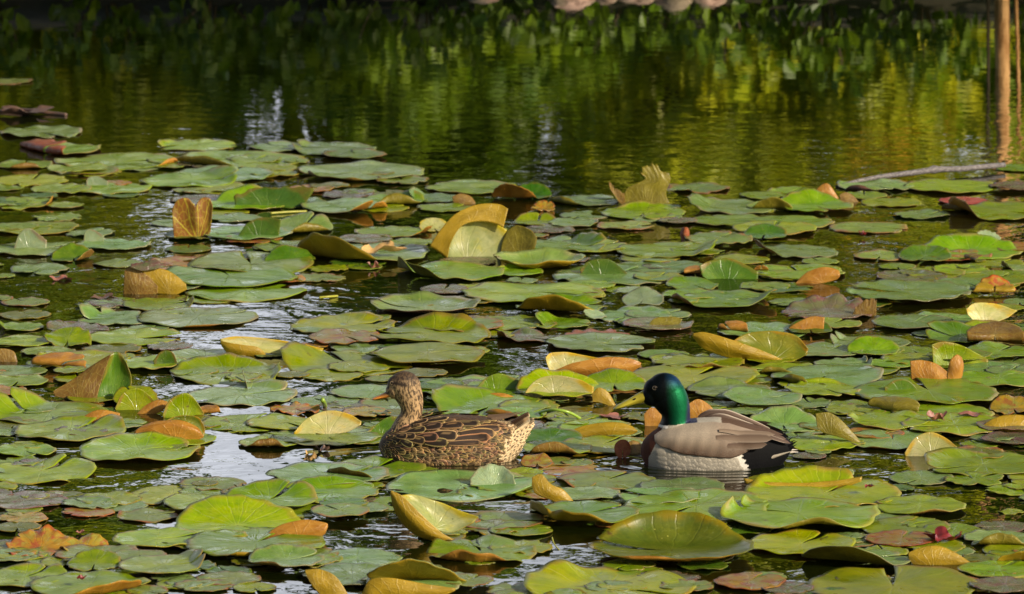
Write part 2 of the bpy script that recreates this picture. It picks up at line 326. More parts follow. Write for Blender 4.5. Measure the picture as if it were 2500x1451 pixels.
# ------------------------------------------------------------ lily pad materials
def thin(T, c, f):
    tr = T.new('ShaderNodeBsdfTranslucent'); T.l.new(c, tr.inputs[0]); mx = T.new('ShaderNodeMixShader'); mx.inputs[0].default_value = f
    T.l.new(T.b.outputs[0], mx.inputs[1]); T.l.new(tr.outputs[0], mx.inputs[2]); T.l.new(mx.outputs[0], T.out.inputs[0])
def pad_top(name, ca, cb, edge, rough=0.33, vein=(0.25, 0.36, 0.12), edgew=0.07, blotch=0.0, blotchc=(0.16, 0.06, 0.03), wet=0.0):
    T = NT(name); uv = T.new('ShaderNodeUVMap', uv_map='flat').outputs[0]; oi = T.new('ShaderNodeObjectInfo')
    rnd = oi.outputs['Random']; w = T.math('MULTIPLY', rnd, 37.0)
    sp = T.new('ShaderNodeSeparateXYZ'); T.l.new(uv, sp.inputs[0]); x, y = sp.outputs[0], sp.outputs[1]
    r = T.math('SQRT', T.math('ADD', T.math('MULTIPLY', x, x), T.math('MULTIPLY', y, y)))
    th = T.math('ARCTAN2', y, x)
    wob = T.noise(uv, 2.5, 2, .5, w)
    th2 = T.math('ADD', th, T.math('MULTIPLY', wob, 0.25))
    def rays(k, wd):
        s = T.math('ABSOLUTE', T.math('SINE', T.math('MULTIPLY', th2, k)))
        return T.math('SUBTRACT', 1.0, T.math('SMOOTH_MIN', T.math('MULTIPLY', s, T.math('MULTIPLY', r, wd)), 1.0, 0.1), clamp=True)
    v1 = rays(9.0, 7.0); v2 = rays(27.0, 2.6)
    big = T.noise(uv, 1.6, 3, .55, w); fine = T.noise(uv, 9.0, 3, .6, w)
    c = T.mix(T.step(big, .36, .64), ca, cb)
    c = T.mix(T.step(T.noise(uv, 4.5, 4, .65, T.math('ADD', w, 1.7)), .5, .75, 0.0, .55), c, (ca[0] * 1.5, ca[1] * 1.12, ca[2] * .6))
    c = T.mix(T.step(fine, .45, .75, 0.0, 0.5), c, (ca[0] * .55, ca[1] * .62, ca[2] * .5))
    c = T.mix(T.math('MULTIPLY', v1, T.step(wob, .35, .7, .08, .38)), c, vein)
    c = T.mix(T.math('MULTIPLY', v2, T.math('MULTIPLY', T.step(r, .2, .6), .20)), c, vein)
    # pale heart of the leaf
    c = T.mix(T.step(r, 0.0, 0.28, 0.35, 0.0), c, vein)
    # margin
    er = T.math('ADD', r, T.math('MULTIPLY', T.math('SUBTRACT', T.noise(uv, 3.5, 3, .6, w), .5), .30))
    c = T.mix(T.math('MULTIPLY', T.step(er, 1 - edgew * 2.0, 1 - edgew * .2, 0.0, 1.0), T.step(T.noise(uv, 1.3, 2, .6, T.math('ADD', w, 11.0)), .38, .62, .12, .85)), c, edge)
    if blotch:
        bn = T.noise(uv, 2.2, 4, .65, T.math('ADD', w, 3.0)); c = T.mix(T.step(bn, .62 - blotch, .72 - blotch, 0, .85), c, blotchc)
    # nibbled brown dots and yellow pollen grains
    vo = T.new('ShaderNodeTexVoronoi', voronoi_dimensions='4D'); T.l.new(uv, vo.inputs['Vector']); T.l.new(w, vo.inputs['W']); vo.inputs['Scale'].default_value = 6
    dot = T.math('MULTIPLY', T.step(vo.outputs['Distance'], .06, .15, 1.0, 0.0), T.step(T.noise(uv, 3, 1, .5, w), .5, .56)); c = T.mix(T.math('MULTIPLY', dot, .75), c, (0.05, 0.03, 0.015))
    vo2 = T.new('ShaderNodeTexVoronoi', voronoi_dimensions='4D'); T.l.new(uv, vo2.inputs['Vector']); T.l.new(T.math('ADD', w, 9.0), vo2.inputs['W']); vo2.inputs['Scale'].default_value = 11
    pol = T.math('MULTIPLY', T.step(vo2.outputs['Distance'], .09, .17, 1.0, 0.0), T.step(T.noise(uv, 3, 1, .5, T.math('ADD', w, 5.0)), .52, .6)); c = T.mix(pol, c, (0.62, 0.56, 0.16))
    rot = T.noise(uv, 3.4, 5, .7, T.math('ADD', w, 21.0)); c = T.mix(T.step(rot, .64, .69, 0.0, .8), c, (0.10, 0.055, 0.02))
    scum = T.noise(uv, 14.0, 3, .7, T.math('ADD', w, 31.0)); c = T.mix(T.math('MULTIPLY', T.step(scum, .58, .66), T.step(big, .42, .6, 0.0, .55)), c, (0.34, 0.36, 0.10))
    wetm = T.step(T.noise(uv, 1.9, 2, .5, T.math('ADD', w, 41.0)), .56, .60)
    hs = T.new('ShaderNodeHueSaturation'); T.put(hs.inputs['Hue'], T.math('ADD', 0.478, T.math('MULTIPLY', rnd, 0.04)))
    T.put(hs.inputs['Value'], T.math('ADD', 0.72, T.math('MULTIPLY', T.math('FRACT', T.math('MULTIPLY', rnd, 7.3)), 0.5))); hs.inputs['Saturation'].default_value = 1.1
    T.l.new(c, hs.inputs['Color'])
    h = T.math('ADD', T.math('MULTIPLY', v1, -.28), T.math('ADD', T.math('MULTIPLY', v2, -.07), T.math('MULTIPLY', fine, .4)))
    ro = T.math('ADD', rough, T.math('MULTIPLY', T.math('SUBTRACT', fine, .5), .25))
    ro = T.math('MULTIPLY', ro, T.math('SUBTRACT', 1.0, T.math('MULTIPLY', wetm, .5)))
    T.set(Base_Color=hs.outputs[0], Roughness=ro, Normal=T.bump(h, 0.0035, .6))
    T.b.inputs['Specular IOR Level'].default_value = 0.5
    thin(T, hs.outputs[0], .16)
    return T.m
def pad_under(name, ca, cb, vein, rough=.42):
    T = NT(name); uv = T.new('ShaderNodeUVMap', uv_map='flat').outputs[0]; oi = T.new('ShaderNodeObjectInfo'); rnd = oi.outputs['Random']; w = T.math('MULTIPLY', rnd, 23.0)
    sp = T.new('ShaderNodeSeparateXYZ'); T.l.new(uv, sp.inputs[0]); x, y = sp.outputs[0], sp.outputs[1]
    r = T.math('SQRT', T.math('ADD', T.math('MULTIPLY', x, x), T.math('MULTIPLY', y, y)))
    th2 = T.math('ADD', T.math('ARCTAN2', y, x), T.math('MULTIPLY', T.noise(uv, 2.5, 2, .5, w), 0.25))
    s = T.math('ABSOLUTE', T.math('SINE', T.math('MULTIPLY', th2, 6.0 if 'yellow' in name else 10.0)))
    v1 = T.math('SUBTRACT', 1.0, T.math('MULTIPLY', s, T.math('MULTIPLY', r, 7.0)), clamp=True)
    vo = T.new('ShaderNodeTexVoronoi', voronoi_dimensions='3D', feature='DISTANCE_TO_EDGE'); T.l.new(uv, vo.inputs['Vector']); vo.inputs['Scale'].default_value = 6
    net = T.step(vo.outputs['Distance'], .0, .09, 1.0, 0.0)
    n = T.noise(uv, 2.2, 3, .6, w)
    c = T.mix(T.step(n, .35, .65), ca, cb); c = T.mix(T.math('MULTIPLY', v1, .6 if 'yellow' in name else .22), c, vein); c = T.mix(T.math('MULTIPLY', net, .22), c, vein)
    vo2 = T.new('ShaderNodeTexVoronoi'); T.l.new(uv, vo2.inputs['Vector']); vo2.inputs['Scale'].default_value = 20
    c = T.mix(T.math('MULTIPLY', T.step(vo2.outputs['Distance'], .06, .12, 1.0, 0.0), T.step(n, .45, .6)), c, (.8, .6, .3))
    T.set(Base_Color=c, Roughness=rough, Normal=T.bump(T.math('ADD', T.math('MULTIPLY', v1, .4), T.math('MULTIPLY', net, .25)), .0025, .6))
    thin(T, c, .22)
    return T.m
TOP = dict(
 g=pad_top("pad_green", (0.155, 0.26, 0.022), (0.235, 0.34, 0.038), (0.30, 0.22, 0.08), vein=(.28, .39, .10)),
 b=pad_top("pad_bluish_green", (0.155, 0.26, 0.07), (0.235, 0.345, 0.125), (0.30, 0.25, 0.14), .30, (.28, .40, .15)),  # greyed and paled: part of the sky sheen sits in this colour
 y=pad_top("pad_yellow_green", (0.20, 0.285, 0.018), (0.29, 0.35, 0.032), (0.30, 0.20, 0.05), .38, (.42, .45, .12)),
 o=pad_top("pad_olive", (0.11, 0.145, 0.02), (0.19, 0.20, 0.028), (0.36, 0.22, 0.03), .34, (.21, .22, .04)),
 d=pad_top("pad_deep_green", (0.06, 0.14, 0.018), (0.095, 0.185, 0.025), (0.20, 0.15, 0.03), .34, (.15, .25, .05)),  # deep green; on raised lobes it paints the side turned from the light
 p=pad_top("pad_purple_grey", (0.13, 0.16, 0.07), (0.18, 0.145, 0.10), (0.20, 0.09, 0.08), .26, (.24, .22, .15), blotch=.1, blotchc=(.17, .09, .08)),
 m=pad_top("pad_margin_red", (0.16, 0.235, 0.045), (0.215, 0.29, 0.07), (0.30, 0.12, 0.06), .38, (.32, .39, .13), edgew=.12, blotch=.02),
 r=pad_top("pad_red", (0.34, 0.08, 0.06), (0.42, 0.16, 0.12), (0.28, 0.06, 0.05), .42, (.5, .25, .18)),
 a=pad_top("pad_amber_decayed", (0.40, 0.24, 0.05), (0.30, 0.28, 0.07), (0.38, 0.12, 0.05), .34, (.5, .38, .14), blotch=.12, blotchc=(.34, .12, .06)),
 c=pad_top("pad_cream", (0.40, 0.42, 0.16), (0.52, 0.50, 0.26), (0.55, 0.38, 0.04), .34, (.42, .40, .16), edgew=.12),
 s=pad_top("pad_sky_sheen_green", (0.24, 0.34, 0.19), (0.32, 0.43, 0.26), (0.30, 0.24, 0.14), .30, (.4, .5, .3)))  # pale raised lobes: the sky's sheen is painted into this green
UND = dict(
 o=pad_under("underside_orange", (0.36, 0.15, 0.014), (0.50, 0.24, 0.03), (.58, .34, .09)),
 y=pad_under("underside_mustard", (0.31, 0.20, 0.007), (0.42, 0.27, 0.012), (.50, .36, .05)),
 b=pad_under("underside_brown", (0.17, 0.085, 0.014), (0.26, 0.15, 0.022), (.48, .40, .08)),
 l=pad_under("underside_olive", (0.16, 0.13, 0.008), (0.23, 0.19, 0.012), (.45, .40, .06)),
 v=pad_under("underside_brown_yellow_veins", (0.20, 0.085, 0.010), (0.28, 0.11, 0.016), (.75, .75, .04)),
 r=pad_under("underside_red", (0.30, 0.06, 0.02), (0.38, 0.12, 0.035), (.6, .3, .15)),
 p=pad_under("underside_purple", (0.16, 0.07, 0.05), (0.22, 0.11, 0.07), (.3, .2, .12)))

def pad_mesh(R, notch, bends, cup, wav, rag, el, seed, gap, tilt, nt=84, nr=13):
    rg = np.random.default_rng(seed)
    g = R_(gap); t = np.linspace(0, 1, nt); th = g + t * (2 * math.pi - 2 * g)
    def per(k0, k1, n):
        s = np.zeros(nt)
        for _ in range(n):
            k = rg.integers(k0, k1); s += rg.normal() * np.sin(k * th + rg.uniform(0, 6.28))
        return s / math.sqrt(n)
    out = 1 + .022 * per(2, 5, 3) + rag * per(5, 20, 5)
    if rag > .02:
        for _ in range(int(rag * 130)):
            c0 = rg.uniform(.5, 5.8); out -= rg.uniform(.05, .28) * np.exp(-((th - c0) / rg.uniform(.04, .12)) ** 2)
    out *= 1 - .13 * np.exp(-((th - g) / .08) ** 2) - .13 * np.exp(-((2 * math.pi - g - th) / .08) ** 2)
    rr = np.linspace(0, 1, nr) ** .8; rr[0] = .015
    Rg, Tg = np.meshgrid(rr, th, indexing='ij'); O = out[None, :]
    # curved sides of the notch
    Tb = Tg + .10 * (1 - Rg) * np.sign(np.pi - Tg) * np.exp(-np.minimum(Tg, 2 * np.pi - Tg) * 2)
    X = Rg * O * np.cos(Tb) * el; Y = Rg * O * np.sin(Tb)
    ph = R_(notch); x = X * math.cos(ph) - Y * math.sin(ph); y = X * math.sin(ph) + Y * math.cos(ph)
    flat = np.stack([Rg * np.cos(Tg), Rg * np.sin(Tg)], -1)
    z = cup * Rg ** 4 + wav * Rg ** 3.2 * per(2, 6, 3)[None, :] + wav * .5 * Rg ** 5 * per(8, 15, 3)[None, :]
    nz = np.array([[mnoise.noise(Vector((a * 2.2, b_ * 2.2, seed * 1.7))) for a, b_ in zip(ra, rb)] for ra, rb in zip(x[::2], y[::2])])
    zz = np.empty_like(z); zz[::2] = nz; zz[1::2] = (nz[:-1] + nz[1:])[: zz[1::2].shape[0]] / 2
    z = z + zz * .034 + .005 * Rg * np.cos(9 * Tg) * (Rg > .1)
    for bd in bends:
        phi, d0, ang, rho = bd[:4]; k = bd[4] if len(bd) > 4 else 0.0
        cp, sp_ = math.cos(R_(phi)), math.sin(R_(phi)); A = R_(ang)
        d = x * cp + y * sp_; q = -x * sp_ + y * cp
        # the fold line wanders and widens a little, as in a real leaf
        d0v = d0 + k * q * q + .05 * np.sin(q * 3.1 + seed) * (1 if rho > .05 else 0)
        rv = rho * (1 + .25 * np.sin(q * 2 + seed * 2.1))
        s = np.maximum(d - d0v, 0); a = np.minimum(s / rv, A); rest = s - rv * a
        nd = np.where(s > 0, d0v + rv * np.sin(a) + rest * np.cos(a) - z * np.sin(a), d)
        z = np.where(s > 0, rv * (1 - np.cos(a)) + rest * np.sin(a) + z * np.cos(a), z)
        x = nd * cp - q * sp_; y = nd * sp_ + q * cp
    P = np.stack([x, y, z], -1) * R
    if tilt:
        a, az = R_(tilt[0]), R_(tilt[1]); c, s = math.cos(az), math.sin(az)
        u = P[..., 0] * c + P[..., 1] * s; v = -P[..., 0] * s + P[..., 1] * c; w = P[..., 2]
        u2 = u * math.cos(a) - w * math.sin(a); w2 = u * math.sin(a) + w * math.cos(a)
        P = np.stack([u2 * c - v * s, u2 * s + v * c, w2], -1)
    du = np.gradient(P, axis=0); dv = np.gradient(P, axis=1); N = np.cross(du, dv); N /= np.linalg.norm(N, axis=2)[..., None] + 1e-12
    B = P - N * .0016
    n = nr * nt; V = np.concatenate([P.reshape(-1, 3), B.reshape(-1, 3)]); UV = np.concatenate([flat.reshape(-1, 2)] * 2)
    i, j = np.meshgrid(np.arange(nr - 1), np.arange(nt - 1), indexing='ij'); a0 = (i * nt + j).ravel()
    top = np.stack([a0, a0 + nt, a0 + nt + 1, a0 + 1], 1); bot = np.stack([a0, a0 + 1, a0 + nt + 1, a0 + nt], 1) + n
    F = top.tolist() + bot.tolist(); mi = [0] * len(top) + [1] * len(bot)
    e = (nr - 1) * nt + np.arange(nt - 1); F += np.stack([e, e + n, e + n + 1, e + 1], 1).tolist()
    s0 = np.arange(nr - 1) * nt; F += np.stack([s0, s0 + n, s0 + n + nt, s0 + nt], 1).tolist()
    s1 = s0 + nt - 1; F += np.stack([s1, s1 + nt, s1 + nt + n, s1 + n], 1).tolist()
    mi += [0] * (len(F) - len(mi))
    return V, F, UV, mi
PADS = []
def P(x, y, w, notch, label, m='g', b=(), cup=0.0, wav=.022, rag=.016, tilt=None, z=None, el=1.06, u='o', gap=2.6, lv=None, cat='lily pad', name='lily_pad', raw=False, up=False):
    if not raw and not up:
        nb = []
        for q in b:
            q = list(q)
            if q[2] <= 100: q[2] *= (.50 if q[1] < .5 else .65)
            elif q[1] < .4: q[2] = 168; q[3] *= .62
            else: q[1] = 1 - (1 - q[1]) * .55; q[3] *= .8
            nb.append(tuple(q))
        b = nb
        if tilt and tilt[0] < 35: tilt = (tilt[0] * .55, tilt[1])
    rq_ = random.Random(label)
    if notch == 90: notch = (tilt[1] + 180) if (up and tilt) else (rq_.uniform(0, 360) if not b else (b[0][0] + 180))
    if not up and not tilt: tilt = (rq_.uniform(-1.1, 1.1), rq_.uniform(0, 360)); cup += rq_.uniform(-.012, .03)
    if not up and w > 70: w *= 1.01
    gap *= rq_.uniform(.6, 1.6)
    PADS.append(dict(x=x, y=y, w=w, notch=notch, label=label, m=m, b=b, cup=cup, wav=wav, rag=rag, tilt=tilt, z=z, el=el, u=u, gap=gap, lv=lv, cat=cat, name=name, up=up))
def build_pads():
    items = []
    for k, p in enumerate(PADS):
        c, s = at(p['x'], p['y']); R = p['w'] / 2 * s / max(1.0, (p['el'] + 1) / 2)
        items.append([c, R, p, k])
    placed = []
    out = {}
    order = sorted(items, key=lambda q: (q[2]['y'] + (4000 if q[2]['z'] is not None else 0)))
    for c, R, p, k in order:
        if p['z'] is None:
            used = {l for (c2, R2, l) in placed if (c - c2).length < (R + R2) * .97}
            if p['lv'] is not None: lv = p['lv']
            else:
                lv = (max(used) + 1) if used else 0
                if lv > 4:
                    free = [q for q in range(5) if q not in used]; lv = free[0] if free else (k % 5)
            placed.append((c, R, lv)); z = .005 + lv * .0032
        else: z = p['z'] * R
        V, F, UV, mi = pad_mesh(R, p['notch'], p['b'], p['cup'], p['wav'], p['rag'], p['el'], k * 13 + 7, p['gap'], p['tilt'])
        if p['up']:      # stands in the water: its lowest edge rests at the given pixel, sunk by z radii
            zm = V[:, 2].min(); low = V[V[:, 2] < zm + .12 * R + (p['z'] or 0) * R]; z = -zm - (p['z'] or .1) * R; V[:, 0] -= V[:, 0].mean(); V[:, 1] -= low[:, 1].mean()
        o = mesh_obj(p['name'], V, F, [TOP[p['m']], UND[p['u']]], None, True, UV, mi)
        o.location = (c.x, c.y, z); tag(o, p['label'], p['cat'], "lily pads on the pond"); out[p['label']] = o
    return out

OPEN = [(650, 310, 90, 60), (800, 575, 90, 35), (850, 720, 160, 45), (330, 520, 120, 45), (200, 690, 130, 35), (180, 740, 60, 35), (600, 800, 110, 30), (500, 850, 130, 28), (640, 1010, 130, 35), (600, 1130, 190, 65), (330, 1180, 180, 25),
        (480, 955, 120, 22), (860, 1110, 120, 25), (1250, 860, 90, 35), (1800, 770, 110, 25), (1640, 840, 60, 25), (2000, 560, 60, 40), (2150, 590, 110, 50), (2080, 690, 70, 40), (2230, 740, 120, 20), (2130, 1130, 130, 35), (2330, 1230, 150, 55),
        (900, 1290, 150, 45), (1400, 1340, 110, 60), (1350, 1420, 90, 40), (1120, 1400, 60, 40), (300, 1300, 150, 45), (1230, 1225, 80, 25), (2000, 1400, 60, 40), (700, 1430, 60, 30), (1600, 580, 60, 30), (1080, 900, 60, 16), (870, 980, 60, 16), (1420, 1010, 50, 14)]
def filler(n, seed):
    """the small sunken, decayed and half hidden pads that fill the mat between the counted ones"""
    rg = random.Random(seed); V0, F0, U0, M0 = [], [], [], []; keys = ['g', 'b', 'p', 'o', 'm', 'a', 'd', 'y']; wts = [8, 8, 2, 3, 3, 1.4, 3, 6]; k = 0; b = 0
    top_edge = lambda x: np.interp(x, [0, 560, 930, 1040, 1250, 1650, 2050, 2500], [385, 360, 385, 470, 475, 465, 470, 455])
    while k < n:
        x, y = rg.uniform(-40, 2540), rg.uniform(380, 1480)
        if y < top_edge(x) + 12 or rg.random() > .55 + .45 * (y - 380) / 900: continue
        if any(((x - a) / c) ** 2 + ((y - b_) / d) ** 2 < .9 for a, b_, c, d in OPEN): continue
        if abs(x - 1110) < 215 and 1080 < y < 1150 or abs(x - 1750) < 210 and 1085 < y < 1170: continue
        c, s = at(x, y); w = rg.uniform(60, 165); R = w / 2 * s; m = rg.choices(range(8), wts)[0]
        V, F, UV, mi = pad_mesh(R, rg.uniform(0, 360), (), rg.uniform(-.01, .05), rg.uniform(.01, .04), rg.uniform(.01, .05), 1.05, 5000 + k, 3, (rg.uniform(-1.2, 1.2), rg.uniform(0, 360)), 48, 9)
        V = V + np.array([c.x, c.y, rg.uniform(.001, .006)]); V0.append(V); F0 += [tuple(i + b for i in f) for f in F]; U0.append(UV); M0 += [m] * len(mi); b += len(V); k += 1
    o = mesh_obj("lily_pads", np.concatenate(V0), F0, [TOP[q] for q in keys], None, True, np.concatenate(U0), M0)
    tag(o, "small sunken and decayed lily pads filling the gaps of the pad mat", 'lily pads', kind='stuff')
def NR(a=130, d=.72, r=.09, phi=270): return (phi, d, a, r)       # near margin rolled up
# ---- farthest band
P(20,200,115,200,"lone small lily pad floating farthest out on the open water",'m',rag=.02)
P(100,325,205,300,"pale flat lily pad alone just beyond the far edge of the pad mass",'b',rag=.02)
P(134,368,228,250,"far lily pad with a ruffled margin and a reddish rolled flap",'g',[(215,.35,150,.10)],u='r',rag=.02)
P(482,357,192,200,"round lily pad topping the far edge, a small brown fin at its heart",'g',[(160,.75,60,.1)],rag=.02)
P(287,397,290,10,"broad far lily pad with its tip margin curled behind the fin-backed pad",'g',[(330,.8,120,.08)])
P(585,392,305,190,"long far lily pad with an olive flap rolled up on its nearest side",'g',[(232,.62,120,.12)],u='l')
P(60,405,140,90,"small far lily pad with a rusty near lip at the picture edge",'g',[NR(120,.7)],u='b')
P(190,415,150,90,"small far lily pad half hidden under the broad curled-tip one",'g')
P(75,443,185,80,"far lily pad with ragged nibbled margin near the picture edge",'y',rag=.03)
P(150,466,150,40,"half sunken far lily pad next to the pad with the pale shark fin lobe",'g')
P(265,462,204,150,"far lily pad with a pale lobe standing up like a shark fin",'g',wav=.03)
P(550,430,240,70,"far lily pad tucked behind a flat round one with a bent lobe",'b')
P(465,445,235,0,"flat round far lily pad with one lobe bent beside its notch",'g',[(25,.55,40,.2)])
P(680,362,150,120,"bluish far lily pad partly under a pointed taller one",'b')
P(865,383,158,100,"far lily pad with a purple grey rim",'m',rag=.02)
P(815,367,204,170,"bluish far lily pad with a raised pointed corner",'b',[(170,.7,50,.15)],rag=.018)
P(670,426,125,60,"small far lily pad under the curled edge of the widest far pad",'y')
P(880,424,306,200,"widest far lily pad, brown edges curled beside its notch",'b',[(205,.72,120,.1),(255,.78,110,.08)],u='b')
# ---- y 450-560
P(45,500,185,20,"lily pad at the picture edge with an upright orange ribbon margin",'y',[(355,.78,95,.08)],rag=.025)
P(160,505,92,60,"tiny lily pad between the ribbon-edged pad and open dark water",'g')
P(85,560,210,350,"lily pad with a soaked middle lying at the picture edge",'y',rag=.02)
P(600,502,205,40,"lily pad with a long arched fold beside the upright two-lobed leaf",'g',[(80,.35,50,.2)])
P(705,497,185,300,"lily pad whose far side stands up as a toothed green wall",'d',u='b',rag=.03)
P(850,476,130,80,"small dull lily pad by the bright water patch",'p')
P(840,511,205,330,"smooth pale lily pad carrying a single brown speck",'b',[(320,.7,60,.15)])
P(960,494,165,100,"lily pad humped over dark water with its near edge curled",'g',[NR(110,.45,.15,285),(60,.7,40,.2)],u='l')
P(1060,487,135,200,"lily pad with one corner pulled up into a dark point",'b',[(165,.55,80,.12)])
P(1150,461,215,330,"thin lily pad on the far edge beyond the red brown flap",'g')
P(1255,487,112,90,"olive orange lily pad bulge folded beyond the giant cream leaf",'o',[(265,.0,95,.3)],u='o')
P(1300,480,98,90,"dark green domed lily pad lobe rising beside the olive orange bulge",'d',[(90,.0,75,.5)],u='l')
P(1425,493,168,20,"lily pad with a blue sheen and an olive near fold",'b',[(230,.55,120,.12)],u='l')
P(1326,513,60,90,"crumpled yellowish scrap of lily pad by the dark green dome",'a',[(90,.0,80,.3)],rag=.04,wav=.08)
P(1705,462,154,250,"lily pad behind the big ragged upright leaf",'m',rag=.025)
P(1570,522,208,90,"lily pad at the foot of the big ragged upright leaf",'g',[(85,.75,40,.2)])
P(1655,543,96,90,"purple strip of lily pad just beyond the dark leaf reflection",'p')
P(1790,508,225,330,"lily pad with a pale puffed lobe past the big ragged leaf",'b',[(160,.45,48,.3)],wav=.03)
P(1890,508,140,90,"lily pad with a dark lifted near edge by a pale puffed one",'g',[NR(100,.6,.1,260)],u='l')
P(1935,470,125,60,"little flat lily pad before the orange tent-like leaf",'g')
P(2110,480,115,90,"lily pad half covered by the pad under the grey stick",'g')
P(1992,510,185,90,"lily pad with its far side swelling up under the orange tent leaf",'g',[(110,.35,50,.3)],wav=.03)
P(2135,457,187,300,"lily pad just under the grey stick with a silvery turned lip",'b',[(240,.8,120,.07)],u='p')
P(2322,459,226,10,"big flat lily pad beneath the knot of the grey stick",'g')
P(2480,463,128,150,"purplish lily pad at the picture edge past the grey stick",'p',cup=.06)
P(2488,413,115,140,"bright lily pad resting over the tip of the grey stick",'g')
P(2175,497,142,160,"lily pad with an orange flush, near a tiny brown curl",'y')
P(1400,548,122,200,"smooth grey green lily pad next to a puddle-filled one",'b',[(350,.8,60,.1)])
P(1310,545,112,80,"lily pad holding a little puddle in front of a yellow dome",'g',[(90,.3,55,.3)])
P(1530,554,138,5,"lily pad with a wide open notch pointing at the dark leaf reflection",'m',gap=14)
P(1930,546,205,180,"long lily pad in front of the swollen one",'g',rag=.016)
P(1780,541,190,340,"lily pad with a little red fold near the pale puffed one",'g')
P(1890,563,210,80,"narrow lily pad bordering the olive open water",'y')
P(2120,558,187,340,"isolated purple-rimmed lily pad with a red bud on its near edge",'m',rag=.02)
P(2445,521,262,340,"big scalloped lily pad at the picture edge with a creamy curled lobe",'g',[(195,.62,75,.16)],rag=.015)
P(2350,492,120,60,"reddish wet scrap of lily pad beyond the creamy curled lobe",'r',rag=.03)
P(2332,515,70,60,"small brown rolled leaf bit beside the creamy curled lobe",'o',[(250,.0,130,.3)],u='b')
# ---- y 560-700
P(600,575,222,200,"silvery lily pad behind the dark green lifted lobe",'b',wav=.03)
P(730,562,165,60,"lily pad with two nested dark arches folded up",'b',[(80,.1,50,.3),(300,.4,120,.2)],u='l')
P(700,604,170,90,"narrow strip of lily pad along the bright water",'g',rag=.02)
P(460,610,115,90,"small dark lily pad in the reflection of the two-lobed leaf",'d')
P(890,589,130,90,"sunken purple grey lily pad beside the bright water",'p')
P(965,571,188,10,"smooth oval lily pad with a dark brown curled tip",'g',[(345,.65,60,.15)])
P(1060,562,74,90,"small pale lily pad standing up before the giant cream leaf",'c',[(100,-.3,60,.3)],u='o')
P(90,610,222,30,"lily pad with a tall pale lobe and long orange near roll",'b')
P(275,600,178,170,"lily pad with a white wedge lobe at its notch",'b')
P(180,633,112,90,"dark green tent-shaped lily pad in front of the white wedge one",'d',[(95,.0,55,.25),(330,.5,90,.15)],u='b')
P(285,646,118,90,"small flat lily pad before the withered curled leaf",'g')
P(560,682,340,90,"long low lily pad under the scalloped one",'g')
P(612,650,316,100,"long scalloped lily pad with dark teeth along its near rim",'g',rag=.028,wav=.035)
P(708,644,125,260,"dark green upturned lily pad corner over the scalloped rim",'d',[(110,-.1,48,.3)],u='b',tilt=(8,20))
P(690,685,112,90,"yellow orange sliver of lily pad beneath the scalloped one",'a')
P(880,625,330,40,"large lily pad rolled mustard along its near side, a dry leaf lying on it",'b',[(236,.58,95,.16)],u='y',cup=.03)
P(1140,642,140,90,"grey half sunken lily pad at the foot of the giant cream leaf",'p')
P(1095,670,268,200,"lily pad with a dark curled notch side, in front of the giant leaf",'g',[(215,.55,75,.14)],wav=.025,u='l')
P(1315,650,210,190,"saucer-like lily pad with a mustard upturned rim",'b',cup=.20,u='y',el=1.15)
P(1265,668,120,60,"lily pad corner under the saucer-like one with a tiny red tip",'g',[(120,.6,60,.15)])
P(1430,604,210,30,"lily pad half covered beyond the lobe-lifted one",'g')
P(1385,606,190,350,"lily pad with a dark lobe folded up at its notch, beside the giant leaf",'g',[(25,.38,55,.2)])
P(1755,592,170,60,"rosy tipped lily pad behind the small red pointed bud",'m',rag=.02,wav=.03)
P(1867,582,110,90,"dark lily pad hump at the border of the olive water",'d',[(80,.0,45,.3)],u='l')
P(1630,616,248,350,"flat lily pad with dark round teeth along its near rim",'g',[(345,.55,35,.15)],rag=.016)
P(1500,676,300,60,"large pad with a great dark lobe raised and a wavy mustard near lip",'b',u='y',wav=.03)
P(1440,702,125,90,"thin lily pad under the wavy mustard lip",'g')
P(1610,655,215,20,"streaky lily pad between the dark raised lobe and an orange roll",'b')
P(1698,672,58,90,"small orange rolled lily pad tip between two dark lobes",'o',[(270,-.3,170,.3)],u='o')
P(1690,699,130,300,"smooth dull green lily pad just below the small orange roll",'g',[(120,.2,25,.4)])
P(1858,675,40,90,"tiny upright brown hook of leaf",'a',[(90,-.5,90,.3)],tilt=(60,270),z=.6)
P(1940,617,205,180,"lily pad with a sharp dark fold, facing open water",'b',[(200,.55,60,.14)],rag=.016)
P(1950,668,232,100,"broad pad carrying the thick orange roll at its waterside",'g')
P(1868,702,125,300,"lily pad sloping to open water beside the broad one",'g')
P(2150,628,135,90,"yellowish lily pad before the glossy dark green one",'m')
P(2258,632,140,250,"glossy dark green lily pad with a pale blue rim line",'d',[(90,.1,35,.5)],el=1.15)
P(2372,618,245,200,"wide lily pad with a dark far ridge and a torn white wedge behind",'g',[(95,.3,45,.4)],wav=.025,rag=.02)
P(2410,592,70,90,"torn white wedge of leaf standing behind a wide pad",'s',[(90,-.2,70,.3)],rag=.05,u='l')
P(2372,640,66,200,"small brown folded leaf cone before the wide pad",'o',[(200,.0,120,.2)],u='b')
P(2345,662,140,60,"dull lily pad behind the purple-patched one",'y')
P(2225,679,178,300,"purple-patched lily pad lying flat on the glitter",'p',rag=.02)
P(2360,698,155,90,"pale lily pad next to the mustard crumpled leaves",'b')
P(2435,684,190,60,"lily pad reaching the picture edge beyond the mustard crumples",'g',rag=.02)
P(2485,655,85,200,"purple-lipped small lily pad at the picture edge",'b',[(200,.6,90,.1)],u='b')
P(2428,720,108,90,"mustard crumpled leaf floating in a row of humps",'a',[(90,-.2,60,.2),(270,.0,120,.2)],rag=.05,wav=.10,u='y')
P(2215,722,306,175,"long lily pad split by a deep watery notch",'b',[(180,.85,35,.1)],gap=10,cup=.04)
